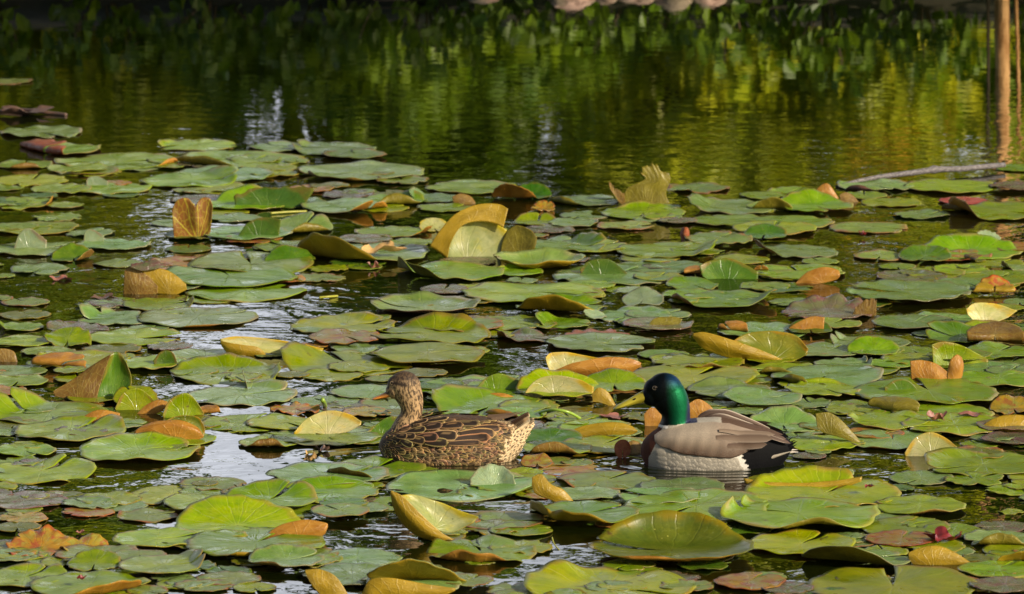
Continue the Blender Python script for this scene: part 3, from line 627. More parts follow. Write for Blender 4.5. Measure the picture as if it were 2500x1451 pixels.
# ---- y 700-860
P(62,740,120,90,"small lily pad with a brown far rim near the picture edge",'m')
P(60,771,125,90,"murky sunken lily pad between two small ones",'o')
P(48,801,118,200,"small lily pad with a tiny red curl on it at the picture edge",'g',[(190,.6,80,.12)],u='b')
P(390,746,178,30,"lily pad with a thin reddish fin standing at its tip",'g',[(10,.72,80,.1)],rag=.016)
P(600,714,296,60,"wide pale lily pad lit beside the glittering gap",'g')
P(295,779,208,190,"chewed lily pad with a little mustard lobe curled at its end",'b',[(150,.6,70,.12)],rag=.035,u='y')
P(482,779,284,30,"big oval lily pad with an orange slit of underside at its near rim",'b',[(285,.84,110,.06)],el=1.1)
P(190,806,148,90,"purple lily pad behind a green hump",'p',[(150,.5,30,.3)])
P(165,838,122,90,"green hump of a buckled lily pad",'g',[(90,-.3,40,.5),(200,.3,20,.3)],wav=.05)
P(58,838,155,200,"flat lily pad at the picture edge beside the green hump",'g')
P(118,861,135,90,"low green lily pad before the green hump",'g')
P(330,827,230,0,"bright yellow green lily pad with a turquoise heart",'y',gap=10)
P(415,850,112,90,"torn brown-edged lily pad scrap on bright water",'p',rag=.05)
P(1035,757,258,160,"dish-like lily pad with a turned rim and a puddle inside",'b',cup=.12,el=1.12,u='p')
P(1085,712,120,90,"sunken grey lily pad before the dish-like one",'p',wav=0)
P(1152,703,92,90,"little yellowish lily pad behind the long central one",'y')
P(1300,722,325,330,"long central lily pad with a dark tube fold on its rim",'g',[(300,.78,120,.08)],u='l')
P(838,799,250,30,"flat lily pad with two dark wave curls on its near rim",'y',[(40,.6,20,.2)],rag=.012,wav=.03)
P(1125,801,220,100,"lily pad with pinkish red nibbled tips",'m',rag=.025)
P(1242,785,122,200,"lily pad piece wedged beside the red-tipped one",'g')
P(1050,826,284,170,"lily pad with three soft humps along its far rim",'y',[(70,.55,45,.25)],wav=.05,u='l')
P(840,834,182,90,"rotting yellow lily pad between two large ones",'a')
P(845,889,334,110,"largest flat lily pad, a thin green fin folded across it",'y',[(160,.50,35,.2)],el=1.08)
P(1045,875,278,20,"round crinkle-rimmed lily pad behind the brown duck's head",'y',rag=.02,wav=.03,lv=4)
P(1570,741,105,250,"silver green humped leaf with a smooth shine",'s',[(80,-.4,45,.6)],u='l',wav=.05)
P(1540,716,72,180,"little pale oval leaf tilted up behind the silver hump",'s',[(90,-.6,25,.8)],tilt=(12,270))
P(1690,722,150,90,"lily pad margin showing between hump and scalloped pad",'g')
P(1770,737,255,20,"scalloped-lip lily pad with a dark green lobe at its notch",'g',[(350,.55,40,.2),(205,.85,80,.06)],rag=.014,u='o')
P(1370,762,215,20,"trough-like lily pad with mustard and brown raised near lip",'g',[(262,.45,95,.14),(90,.6,30,.2)],u='y',el=1.1)
P(1270,795,185,300,"lily pad under the trough-like one, holding a small orange bead",'g')
P(1372,792,138,90,"lily pad with a sharp dark curl in front of the trough-like one",'g',[(165,.4,70,.12)],u='l')
P(1452,778,58,200,"small white-green lobe poking from the central pads",'s',[(140,-.4,50,.4)])
P(1545,773,190,90,"satiny green lily pad behind the cup with a tan flap",'b',[(60,.6,25,.3)])
P(1606,800,168,200,"floating lily pad with a tan flap standing on it",'p',cup=.04)
P(1860,813,215,90,"bluish lily pad beyond the big mustard trough leaf",'b')
P(1790,813,76,200,"small orange curled lobe behind the big mustard trough leaf",'s',[(250,-.1,140,.3)],u='o')
P(1290,828,150,330,"grey purple wilted lily pad beside the red leaf",'p',[(200,.5,30,.3)],wav=.05)
P(1458,822,165,90,"wine red decaying lily pad",'r',rag=.05,wav=.03)
P(1465,843,258,340,"lily pad with a grey blue torn notch, in front of the wine red one",'b',rag=.02,wav=.02,gap=12)
P(2020,766,226,200,"purplish ruffled lily pad curling up at its far side",'p',[(85,.45,50,.25)],wav=.05,rag=.03)
P(2030,796,150,60,"green lily pad under the orange scalloped rim",'g')
P(1978,813,112,90,"dark green half leaf in front of its orange twin",'d',[(90,.0,30,.4)],rag=.02)
P(2300,780,170,90,"bluish lily pad at the head of the one with floating scraps",'b')
P(2228,792,200,60,"lily pad with a brown curl of scraps at its heart",'b')
P(2430,815,190,200,"lily pad with a brown far wave near the cream sail",'g',[(100,.6,40,.2)])
P(2345,827,175,170,"lily pad with a brown dark-green lobe tilted up",'d',[(125,.1,45,.3)],u='b')
P(2120,841,195,160,"lily pad with a thin dark fin at its notch beyond the buckled one",'b',[(165,.72,75,.1)],el=1.1)
P(2020,862,180,60,"fan-veined lily pad touching the mustard trough leaf",'b')
P(2230,860,115,90,"small lily pad between the buckled one and the folded green one",'g')
P(2132,864,125,200,"buckled lily pad with a torn raised far edge",'g',[(100,-.1,45,.4)],rag=.02)
P(2440,868,195,90,"lily pad under the long brown roll at the picture edge",'g')
P(2430,845,150,90,"long low brown rolled leaf reaching the picture edge",'o',[(270,-.3,140,.25)],u='b',el=1.2)
# ---- y 860-1000
P(200,886,226,200,"pale yellow green lily pad behind the tall leaf cone",'y',[(150,.75,30,.2)])
P(148,903,145,300,"lily pad with a thick orange curl lying on it",'b',[(250,.0,150,.16)],u='o')
P(175,917,85,90,"tiny rimmed lily pad tucked behind the tall leaf cone",'g',cup=.1)
P(45,934,152,90,"big lily pad cut by the picture edge beside the leaf cone",'g',el=1.05)
P(375,893,165,60,"lily pad with a round dark lobe flipped up beyond the leaf cone",'g',u='y')
P(500,872,190,200,"lily pad with a thin red orange near lip over dark water",'b',[NR(130,.74,.08,275)],u='o')
P(555,915,282,90,"speckled lily pad with a dark arch and a raised corner",'g',[(110,.5,30,.2),(10,.7,55,.15)],rag=.014,u='b')
P(590,968,272,30,"lily pad carrying a small grey green fin, on the bright water",'b',[(60,.75,40,.1)])
P(598,945,62,90,"small grey green fin of leaf standing on a wet pad",'s',[(200,-.3,80,.3)],tilt=(40,160),z=.3)
P(908,962,195,10,"lily pad wet at its heart under the brown duck's bill",'b',cup=.03)
P(1160,950,295,60,"lily pad with a smooth mound just behind the brown duck's neck",'g')
P(1195,998,300,250,"lily pad with a swollen lobe hugging the brown duck's back",'g',[(150,.35,45,.35)],wav=.03,u='b')
P(1620,868,125,90,"small lily pad trapped behind the crinkle-lipped one",'g')
P(1710,889,215,200,"olive lily pad with a dark crinkled near lip behind the drake's head",'y',[NR(60,.82,.06)],rag=.012,wav=.04,u='b')
P(1690,926,332,60,"very wide lily pad directly behind the drake's head",'y',rag=.012)
P(1370,962,212,20,"big puffed pale lily pad before the drake's bill",'y',[(110,.1,50,.6)],u='r',wav=.03)
P(1500,950,170,90,"lily pad with a softly raised far rim touching the drake's bill",'g',[(90,.2,42,.5)])
P(1780,962,195,200,"pale streaked lily pad behind the drake's neck",'b',[(110,.6,45,.12)])
P(1862,985,185,20,"smooth grey green lily pad lifted behind the drake's back",'b',[(150,.0,18,.5)],el=1.1)
P(1910,903,160,200,"lily pad with a dark olive near lip past the drake's head",'g',[NR(110,.6,.12,262)],u='l',rag=.014)
P(2180,890,125,90,"small lily pad beside the leaf with a curled brown end",'g')
P(2060,893,145,20,"lily pad ending in a small rolled tip",'b',[(20,.6,110,.12)],u='l')
P(2020,925,282,250,"pad with star-like pale veins and a dark olive near lip",'b',[NR(120,.72,.09,235)],u='l',el=1.08)
P(2010,960,190,300,"lily pad with a little cream fin by its notch",'g',[(90,.8,60,.1)],rag=.02)
P(2342,880,152,170,"pale green lily pad folded sharply along its far side",'g',u='y')
P(2425,905,190,90,"faded lily pad behind the orange two-winged leaf",'b')
P(2440,930,205,190,"speckled lily pad at the picture edge past the orange wings",'g')
P(2265,966,348,100,"very wide lily pad with a dark tongue lobe, before the orange wings",'g',u='o',el=1.05)
P(2080,991,112,90,"small flat lily pad with a grey rim in open water",'g')
P(2475,1002,120,90,"rusty ruffled lily pad behind the mustard trunk-like roll",'a',[(90,.0,50,.3)],wav=.06)
# ---- y 1000-1100
P(235,976,135,90,"bright speckled lily pad at the foot of the tall leaf cone",'y')
P(332,984,115,120,"lily pad with a pale domed lobe beside the tall leaf cone",'y',[(100,-.2,48,.4)],wav=.03)
P(120,1013,296,150,"wide shaded lily pad with a thin fin, near the leaf cone",'g',[(150,.55,60,.12)],rag=.012)
P(172,1057,275,60,"broad lily pad in front of the orange tube",'g',[(60,.6,30,.3)])
P(508,1014,62,90,"orange leaf scrap pointing at bright water",'a',[(270,-.2,120,.3)],tilt=(10,20),u='o')
P(600,1036,225,60,"yellowish drowned lily pad beside the brown shell",'y',rag=.02)
P(720,1002,125,90,"rotting orange lily pad with upturned petals",'a',rag=.05,wav=.08)
P(690,1038,180,90,"mottled lily pad under the big yellow green fold",'y')
P(895,1010,120,90,"decayed amber lily pad before the brown duck's breast",'a',rag=.03)
P(800,1068,260,20,"long grey lily pad just ahead of the brown duck",'b',lv=0)
P(1262,1018,150,300,"lily pad with an orange underside sliver by the brown duck's tail",'g',[NR(140,.4,.12,225)],u='o')
P(1345,1080,160,200,"dark green glossy lily pad lobe behind the brown duck's tail tip",'d',[(90,-.2,25,.5)])
P(1400,1044,150,90,"thin lily pad under the mustard banana-shaped roll",'b')
P(1360,1102,180,90,"lily pad with a brown raised near lip between the two ducks",'g',[NR(110,.5,.12,262)],u='b')
P(1470,1092,210,60,"bright green lily pad in front of the mustard banana roll",'y')
P(1520,1118,44,90,"upright red spoon-shaped leaf before the drake's breast",'r',[(0,.2,20,.4)],tilt=(98,265),z=.1,u='r',el=1.1,up=True)
P(1550,1108,70,60,"brownish half leaf leaning on the drake's breast",'o',[(250,.2,30,.4)],tilt=(120,300),z=.9,u='b',up=True)
P(1912,1042,190,90,"lily pad with a dark fluted far wall beyond the drake's tail",'b',[(90,.2,48,.4)],wav=.05)
P(2003,1087,188,20,"lily pad with a brown rim just behind the drake's tail",'y',el=1.05)
P(2170,1036,205,190,"lily pad with a watery green slit, beyond the olive slanting lobe",'g',[(190,.7,40,.12)])
P(2180,1078,240,90,"lily pad with a crooked near edge, beside open dark water",'b',[NR(40,.85,.06)])
P(2300,1012,245,150,"lily pad that carries the small pink bud",'g')
P(2180,1008,120,150,"mustard slanting lip of a folded lily pad near the pink bud",'o',[(250,-.2,120,.3)],tilt=(10,160),u='l',el=1.2)
P(2330,1045,255,200,"wide lily pad cut by water before the mustard trunk-like roll",'g')
P(2472,1078,152,160,"purple grey boat-shaped lily pad at the picture edge",'p',cup=.08)
# ---- y 1100-1250
P(60,1103,160,300,"lily pad with dark frayed near edge below the broad one",'g',rag=.02)
P(100,1155,272,60,"wide ragged lily pad at the picture edge with a low fold",'y',[(40,.5,20,.3)],rag=.02)
P(342,1107,292,30,"lily pad with a black crimped near rim below the brown shell",'g',[(110,.3,20,.2)],rag=.012)
P(655,1085,150,90,"lily pad with a dark red near roll over the white water",'g',[NR(140,.6,.1)],u='b')
P(60,1225,205,20,"drowned lily pad with a purple lobe at the picture edge",'p')
P(55,1268,125,90,"orange decayed lily pad under water at the picture edge",'a',rag=.03)
P(420,1212,230,260,"nearly sunken lily pad ringed by bright water",'y',rag=.012,wav=0,lv=0)
P(215,1252,125,90,"small amber lily pad scrap in rippled water",'a',rag=.03)
P(362,1262,148,20,"squarish purple-edged lily pad next to the big glowing pad",'m',[(180,.8,30,.15)])
P(500,1238,205,90,"thin lily pad behind the big glowing pad",'g')
P(655,1232,245,60,"lily pad with a smooth domed far side behind the big glowing pad",'g',[(80,.2,32,.5)])
P(800,1170,296,40,"grey green lily pad with an orange lip, in front of the white water",'b',cup=.05,u='o',el=1.1)
P(912,1147,250,60,"bright lily pad with a brown near fold, beside the brown duck's waterline",'g',[(235,.8,90,.06)],u='b',rag=.014)
P(1125,1190,354,20,"big smooth lily pad with a silvery lobe flipped at its notch",'b',wav=.03)
P(1203,1192,120,90,"silvery lobe flipped upright on the big smooth pad",'s',[(0,.2,30,.5)],u='y',tilt=(60,95),z=.95,up=True)
P(810,1212,225,200,"saddle-shaped lily pad with a dark fold of water",'g',[(100,.3,40,.3)],wav=.03)
P(830,1262,145,90,"lily pad with a dark red torn end near the orange roll",'m')
P(1280,1156,95,60,"bright green scalloped lily pad under the brown duck's tail",'y',rag=.03)
P(1311,1136,82,90,"small orange curl of leaf below the brown duck's tail",'a',[(90,-.3,40,.4)],wav=.05)
P(1480,1177,250,60,"rose-tipped lily pad in front of the two ducks",'m',[(200,.8,50,.1)],rag=.016,u='b')
P(1665,1196,205,200,"lily pad lying in the drake's grey reflection",'b',[(60,.6,15,.3)])
P(1432,1212,162,180,"fan-veined lily pad attached to the mustard tongue",'b')
P(1610,1220,205,160,"blue-rimmed lily pad in two halves before the drake",'b',gap=12)
P(2015,1158,135,30,"small lily pad with a pale bent tip below the drake's tail",'b',[(200,.5,45,.2)])
P(1885,1175,125,60,"small olive pad showing behind the long mustard rolled lip",'o')
P(2010,1210,384,60,"lily pad with a torn whitish flap and a tiny red berry cluster",'y',[(110,.6,45,.12)],rag=.012)
P(2400,1140,288,200,"wide lily pad with a dark far hollow beside the yellow sail",'g',[(140,.5,20,.2)])
P(2472,1200,130,90,"brown-edged lily pad piece at the picture edge",'g')
P(2245,1243,218,170,"lily pad with a blue white tip and brown near lip",'g',[NR(70,.85,.06)],u='b')
P(1220,1275,215,350,"pink-speckled scalloped lily pad beside the V-shaped leaf",'m',rag=.028)
P(1040,1262,110,90,"sunken lily pad behind the V-shaped leaf",'b')
# ---- bottom
P(500,1325,215,60,"submerged edge of a lily pad before the big glowing pad",'g')
P(385,1325,215,20,"flat oval lily pad with a pale rim, partly under the glowing pad",'y')
P(580,1288,305,330,"big glowing green lily pad with a high curved far wall",'y',[(88,.0,40,.7)],u='y',el=1.05)
P(625,1336,345,60,"wide lily pad with a mustard near lip, under the orange brown flap",'g',[NR(110,.84,.06,280)],u='y')
P(95,1345,175,90,"red orange ragged leaf standing in the ripples",'a',[(90,.0,45,.3)],rag=.05,wav=.08)
P(208,1345,130,90,"pink orange torn leaf beside the ragged standing one",'a',[(90,.2,40,.3)],rag=.05,wav=.06)
P(240,1362,205,90,"lily pad with a rusty far edge behind the two corner pads",'m')
P(340,1368,130,90,"small brownish lily pad piece in the lower corner group",'m')
P(400,1394,212,10,"lily pad with a thin curled slit edge in the lower corner group",'g',[(20,.6,60,.1)],u='b')
P(230,1390,135,90,"pale domed lily pad behind the biggest corner pad",'g',[(90,.0,40,.5)])
P(60,1414,212,60,"dark rimmed lily pad cut by the bottom corner",'g',[(60,.5,25,.4)])
P(220,1437,285,350,"biggest lily pad in the bottom corner, with a creamy rim",'y',[(300,.6,60,.15)],u='o',cup=.02)
P(558,1416,155,200,"small purplish lily pad beside dark bottom ripples",'m')
P(700,1383,182,30,"smooth lily pad with a brown near roll and round far wall",'b',[(95,.1,35,.6),(235,.72,120,.1)],u='b')
P(872,1366,215,200,"crinkled lily pad behind the mustard fold at the bottom",'b',rag=.014,wav=.03)
P(860,1412,235,200,"lily pad joined to the mustard fold at the bottom edge",'b')
P(1140,1430,130,60,"brown-tipped lily pad beside the mustard-walled bottom pad",'m')
P(1010,1428,250,200,"bottom lily pad with a long mustard near wall",'b',[(268,.05,78,.2)],u='y',el=1.1)
P(1175,1350,278,100,"lily pad with an amber frilled near lip above dark water",'g',[NR(90,.78,.07,262)],u='o',rag=.016,wav=.04)
P(1700,1246,360,90,"long flat lily pad with a straight seam across",'g')
P(1425,1268,272,40,"lily pad with a mustard corner lifted, next to dark ripples",'g',[(205,.68,85,.12),(262,.75,80,.08)],u='y')
P(1630,1298,305,10,"lily pad with a rosy lobe, behind the great saucer leaf",'y',rag=.014)
P(1640,1356,378,170,"great golden saucer leaf with a high far wall",'o',[(88,.35,48,.5),(262,.88,60,.06)],cup=.10,u='o',el=1.12,wav=.012,z=.07,raw=True)
P(1490,1440,420,330,"giant green lily pad cut by the bottom edge",'y',[(150,.45,30,.3)],el=1.02)
P(1830,1425,180,60,"murky yellow lily pad under water at the bottom edge",'a')
P(1872,1412,95,90,"red and yellow lily pad tip near the bottom edge",'m')
P(1955,1332,265,60,"lily pad behind the great saucer's tip with a brown stain",'y')
P(1950,1270,380,150,"large clean lily pad with a dark curled ear and olive near lip",'g',[(150,.62,110,.12),(268,.86,80,.06)],u='l',el=1.06)
P(2210,1290,222,90,"lily pad crossed by thin brown leaf curls",'g')
P(2200,1322,175,90,"muddy yellow lily pad beside the small brown curl",'a')
P(2092,1372,255,20,"silvery lily pad with an olive fold, near the bottom",'b',[(245,.25,75,.2)],u='l')
P(2450,1320,192,200,"silver-edged lily pad with a brown arch at the picture edge",'b',[NR(110,.45,.14,262)],u='l')
P(2492,1362,172,200,"leaf lobe with mustard lip at the picture edge",'g',[NR(80,.6,.12)],u='y')
P(2440,1395,205,60,"creased lily pad near the lower picture corner",'g')
P(2180,1438,418,90,"giant lily pad cut by the bottom edge, a brown arch on it",'y',el=1.02)
P(2452,1442,165,90,"grey lily pad in the very bottom corner",'p')
P(1455,1050,180,10,"flat pad carrying the mustard banana-shaped roll",'g')
P(1010,1440,230,200,"bottom lily pad lying behind the long mustard wall",'b')
P(2462,1052,150,10,"purplish lily pad carrying the mustard trunk-like roll",'p')
P(840,1240,120,20,"little shaded lily pad beside the dark red torn end",'d')
P(430,1075,185,20,"flat base pad of the orange brown shell",'g')
pads = build_pads()
filler(470, 11)
# ------------------------------------------------------------ the leaves that stand, roll or fold up out of the water
def atY(px, py, Y):
    dx = (px - 1250) / FPX; du = -(py - 725.5) / FPX
    dy = math.cos(PITCH) + du * math.sin(PITCH); dz = -math.sin(PITCH) + du * math.cos(PITCH); t = Y / dy
    return np.array([dx * t, Y, CAMH + dz * t])
def crom(P_, n):
    """Catmull-Rom through the control points, n samples"""
    P_ = np.asarray(P_, float); m = len(P_); u = np.linspace(0, m - 1, n); i = np.minimum(u.astype(int), m - 2); f = (u - i)[:, None]
    g = lambda k: P_[np.clip(k, 0, m - 1)]
    p0, p1, p2, p3 = g(i - 1), g(i), g(i + 1), g(i + 2)
    p0 = np.where((i - 1 < 0)[:, None], 2 * p1 - p2, p0); p3 = np.where((i + 2 > m - 1)[:, None], 2 * p2 - p1, p3)
    return .5 * (2 * p1 + (p2 - p0) * f + (2 * p0 - 5 * p1 + 4 * p2 - p3) * f ** 2 + (3 * p1 - p0 - 3 * p2 + p3) * f ** 3)
def blade_mesh(name, rows, base, front, back, parent=None, bulge=-8, jag=0.0, seed=1, uvr=(-.9, .9)):
    """a leaf blade through rows of (px, py, depth): rows run from its top edge down to its foot; depth in photo pixels away from the camera"""
    nu, nv = 34, 18; xs = [p[0] for r in rows for p in r]; c, s = at(sum(xs) / len(xs), base)
    if len(rows) == 2:
        mid = []
        k = len(rows[0])
        for i in range(k):
            a, b = rows[0][i], rows[1][i]; w = math.sin(math.pi * (i + .35) / (k - .3)); mid.append(((a[0] + b[0]) / 2, (a[1] + b[1]) / 2, (a[2] + b[2]) / 2 + bulge * w))
        rows = [rows[0], mid, rows[1]]
    R = [crom([atY(px, py, c.y + d * s) for px, py, d in r], nu) for r in rows]
    G = np.stack([crom([R[j][i] for j in range(len(R))], nv) for i in range(nu)], 1)[::-1]          # rows bottom -> top
    rg = np.random.default_rng(seed)
    du_ = rg.normal(size=nu); prof = np.convolve(du_, [.25, .5, .25], 'same')
    for i in range(nu):
        for j in range(nv):
            q = G[j, i] * 22; n_ = mnoise.noise(Vector(tuple(q)))
            G[j, i, 1] += .0035 * n_; G[j, i, 2] += .001 * n_ + jag * s * prof[i] * (j / (nv - 1)) ** 3
    dv = np.gradient(G, axis=0); du = np.gradient(G, axis=1); N = np.cross(du, dv); N /= np.linalg.norm(N, axis=2)[..., None] + 1e-12
    B = G - N * .0018; n = nu * nv; V = np.concatenate([G.reshape(-1, 3), B.reshape(-1, 3)])
    uu, vv = np.meshgrid(np.linspace(*uvr, nu), np.linspace(.05, .97, nv)); UV = np.stack([uu, vv], -1).reshape(-1, 2); UV = np.concatenate([UV, UV])
    i, j = np.meshgrid(np.arange(nv - 1), np.arange(nu - 1), indexing='ij'); a0 = (i * nu + j).ravel()
    top = np.stack([a0, a0 + 1, a0 + nu + 1, a0 + nu], 1); bot = np.stack([a0, a0 + nu, a0 + nu + 1, a0 + 1], 1) + n
    F = top.tolist() + bot.tolist(); mi = [0] * len(top) + [1] * len(bot)
    loop = list(range(nu)) + [k * nu + nu - 1 for k in range(1, nv)] + [(nv - 1) * nu + k for k in range(nu - 2, -1, -1)] + [k * nu for k in range(nv - 2, 0, -1)]
    for a, b in zip(loop, loop[1:] + loop[:1]): F.append((a + n, b + n, b, a)); mi.append(1)
    V = V - np.array([c.x, c.y, 0]) if parent is None else V - np.array(parent.location)
    o = mesh_obj(name, V, F, [front, back], parent, True, UV, mi)
    if parent is None: o.location = (c.x, c.y, 0)
    return o
LG = "lily pads on the pond"
def leaf1(label, base, rows, f, b, **k):
    o = blade_mesh("lily_pad", rows, base, f, b, seed=len(label), **k); return tag(o, label, 'lily pad', LG)
def leafN(label, x, base, blades):
    c, s = at(x, base); e = empty("lily_pad", (c.x, c.y, 0)); tag(e, label, 'lily pad', LG)
    for i, (rows, f, b, k) in enumerate(blades): blade_mesh("leaf_blade", rows, base, f, b, parent=e, seed=len(label) + i, **k)
    return e
U, TP = UND, TOP
leafN("giant cream leaf standing high, folded into a shell with an orange back", 1160, 628, [
  ([[(1048, 602, 0), (1075, 562, 5), (1115, 520, 15), (1170, 499, 25), (1215, 498, 30), (1240, 510, 20)], [(1070, 615, 0), (1092, 575, 0), (1130, 535, 8), (1178, 516, 18), (1215, 518, 20), (1236, 528, 15)],
    [(1092, 634, -5), (1102, 590, -4), (1128, 552, 2), (1170, 540, 10), (1205, 545, 12), (1229, 556, 12)]], U['y'], TP['o'], {}),
  ([[(1089, 612, 5), (1100, 562, 10), (1135, 537, 22), (1185, 531, 28), (1238, 562, 26)], [(1088, 622, 3), (1098, 600, 10), (1130, 590, 20), (1180, 585, 26), (1230, 592, 22)],
    [(1090, 640, 0), (1110, 648, -5), (1140, 650, -5), (1180, 646, 0), (1228, 638, 8)]], TP['c'], U['y'], {}),
  ([[(1238, 562, 26), (1262, 550, 22), (1296, 562, 0), (1311, 580, -10)], [(1225, 595, 14), (1262, 588, 8), (1300, 590, -8), (1308, 596, -12)], [(1218, 634, 0), (1250, 636, -5), (1285, 632, -10), (1300, 625, -12)]], U['l'], U['o'], {})])
leafN("tall leaf cone with a brown veined outer side and a green inner face", 240, 974, [
  ([[(128, 957, 0), (180, 925, 12), (225, 892, 16), (272, 864, 12)], [(130, 961, 0), (177, 948, 0), (214, 934, 0), (250, 922, 2)], [(132, 968, 0), (170, 978, -5), (205, 984, -10), (234, 982, -12)]], U['b'], TP['d'], {}),
  ([[(270, 867, 14), (281, 860, 22), (293, 863, 20), (308, 884, 12)], [(250, 925, 8), (270, 925, 20), (297, 922, 20), (321, 928, 6)], [(232, 982, 0), (255, 986, 2), (282, 986, 2), (310, 976, 0)]], TP['d'], U['l'], {})])
leafN("big ragged olive leaf standing upright at the far edge of the pads", 1570, 503, [
  ([[(1563, 420, 8), (1572, 408, 10), (1600, 405, 10), (1632, 426, 8)], [(1574, 438, 6), (1590, 440, 4), (1614, 436, 4), (1637, 442, 6)], [(1529, 462, 4), (1560, 456, 2), (1602, 458, 2), (1626, 472, 4)], [(1524, 498, 0), (1558, 508, -3), (1600, 508, -3), (1636, 500, 0)]], U['l'], TP['o'], dict(jag=6)),
  ([[(1486, 444, 6), (1492, 448, 6), (1505, 462, 4), (1524, 470, 2)], [(1490, 462, 3), (1500, 470, 3), (1512, 480, 2), (1526, 486, 0)], [(1504, 482, 0), (1510, 492, 0), (1518, 500, 0), (1528, 504, 0)]], U['b'], TP['o'], dict(jag=4))])
leafN("mustard leaf folded like an open V above dark water", 1050, 1322, [
  ([[(954, 1197, -8), (985, 1213, -12), (1030, 1258, -14), (1075, 1298, -8), (1113, 1322, 0)], [(952, 1203, -4), (964, 1250, 2), (1000, 1298, 4), (1045, 1318, 2), (1113, 1326, 0)]], U['y'], TP['c'], dict(bulge=-10)),
  ([[(976, 1210, 16), (1010, 1208, 28), (1070, 1225, 30), (1120, 1245, 20), (1168, 1263, 4)], [(980, 1214, -6), (1030, 1258, -10), (1060, 1290, -8), (1105, 1300, -4), (1155, 1276, 0)]], TP['c'], U['y'], dict(bulge=12))])
leafN("large orange brown shell of a rolled leaf with a green blade behind", 410, 1076, [
  ([[(345, 1040, 6), (385, 1028, 6), (440, 1026, 6), (480, 1042, 4), (496, 1062, 0)], [(330, 1052, -2), (378, 1043, -12), (436, 1040, -14), (482, 1053, -10), (497, 1066, -2)], [(320, 1076, -2), (365, 1080, -6), (430, 1080, -8), (475, 1076, -6), (494, 1070, -2)]], U['o'], TP['o'], {}),
  ([[(400, 1029, 10), (425, 1018, 16), (455, 1014, 18), (485, 1020, 16), (501, 1048, 8)], [(402, 1036, 6), (430, 1034, 6), (455, 1038, 6), (480, 1050, 4), (497, 1070, 2)]], TP['o'], U['l'], dict(bulge=5))])
leafN("orange leaf rolled like an open taco, cream inside", 1448, 918, [
  ([[(1332, 874, 8), (1345, 862, 18), (1380, 860, 22), (1420, 866, 22), (1478, 877, 10)], [(1336, 890, 2), (1350, 912, -4), (1390, 912, -6), (1430, 900, -4), (1480, 888, 4)]], TP['c'], U['o'], dict(bulge=10)),
  ([[(1350, 906, -8), (1400, 886, -14), (1480, 873, -10), (1540, 876, -4), (1566, 886, 0)], [(1356, 916, -4), (1400, 922, -8), (1470, 923, -10), (1530, 916, -6), (1563, 896, 0)]], U['o'], TP['c'], dict(bulge=-10))])
leafN("big mustard trough leaf, green inside, folded up on both long sides", 1840, 880, [
  ([[(1690, 814, 0), (1725, 812, -8), (1800, 834, -16), (1870, 860, -12), (1912, 879, -4)], [(1692, 824, 0), (1718, 852, -4), (1780, 874, -8), (1850, 884, -6), (1910, 886, 0)]], U['y'], TP['o'], dict(bulge=-10)),
  ([[(1786, 836, 10), (1820, 815, 26), (1880, 808, 32), (1940, 818, 26), (1973, 852, 8)], [(1796, 838, 0), (1850, 866, -4), (1888, 880, -4), (1930, 884, -4), (1970, 866, 2)]], TP['o'], U['y'], dict(bulge=10))])
leafN("long tan leaf rolled open like a canoe", 640, 868, [
  ([[(536, 828, 6), (580, 821, 14), (660, 828, 16), (730, 838, 12), (790, 851, 4)], [(545, 840, 0), (580, 848, -2), (620, 858, -2), (700, 866, 0), (785, 862, 2)]], TP['c'], U['y'], dict(bulge=6)),
  ([[(537, 832, -2), (565, 838, -10), (600, 843, -12), (630, 848, -8), (649, 864, 0)], [(541, 846, 0), (560, 866, -4), (595, 873, -6), (625, 873, -4), (648, 870, 0)]], U['y'], TP['c'], dict(bulge=-6))])
leafN("orange leaf standing like two wings, the nearer wing brighter", 2285, 938, [
  ([[(2222, 882, 6), (2250, 880, 8), (2285, 888, 4), (2313, 908, 0)], [(2224, 926, 0), (2255, 938, -4), (2290, 943, -6), (2312, 942, -6)]], U['o'], TP['o'], dict(bulge=-5)),
  ([[(2313, 906, 2), (2320, 880, 0), (2336, 866, 4), (2348, 872, 10)], [(2313, 915, -4), (2330, 905, -6), (2346, 895, -2), (2353, 892, 6)], [(2312, 942, -6), (2325, 943, -6), (2340, 934, -2), (2350, 918, 4)]], U['o'], TP['o'], {})])
leafN("withered curled leaf, brown and yellow ribbed under a purple crest", 360, 718, [
  ([[(304, 660, 6), (320, 650, 8), (350, 665, 4), (386, 690, 0)], [(300, 724, 0), (325, 726, -4), (355, 726, -4), (385, 718, 0)]], U['b'], TP['p'], dict(bulge=-6)),
  ([[(346, 662, 4), (385, 655, 10), (424, 668, 10), (454, 694, 2)], [(382, 718, 0), (405, 720, -2), (430, 720, -2), (456, 708, 0)]], U['y'], TP['o'], dict(bulge=-6)),
  ([[(320, 646, 8), (350, 640, 12), (380, 635, 14), (414, 648, 10)], [(318, 652, -4), (345, 661, -6), (378, 658, -4), (396, 652, 2)]], TP['p'], U['b'], dict(bulge=-4, jag=2))])
leaf1("yellow green leaf folded up like a half moon facing the camera", 1062, [[(717, 1057, 0), (750, 1022, 12), (800, 1003, 20), (850, 1010, 16), (882, 1030, 6)], [(718, 1066, 0), (760, 1068, -2), (800, 1065, -2), (845, 1056, 0), (881, 1038, 4)]], TP['c'], U['y'], bulge=5)
leaf1("cream coloured leaf sail tilted toward the camera", 800, [[(2359, 756, 4), (2380, 740, 14), (2430, 742, 18), (2484, 758, 12)], [(2362, 768, 2), (2395, 800, -4), (2418, 792, 0), (2462, 775, 6)]], TP['c'], U['o'], bulge=4)
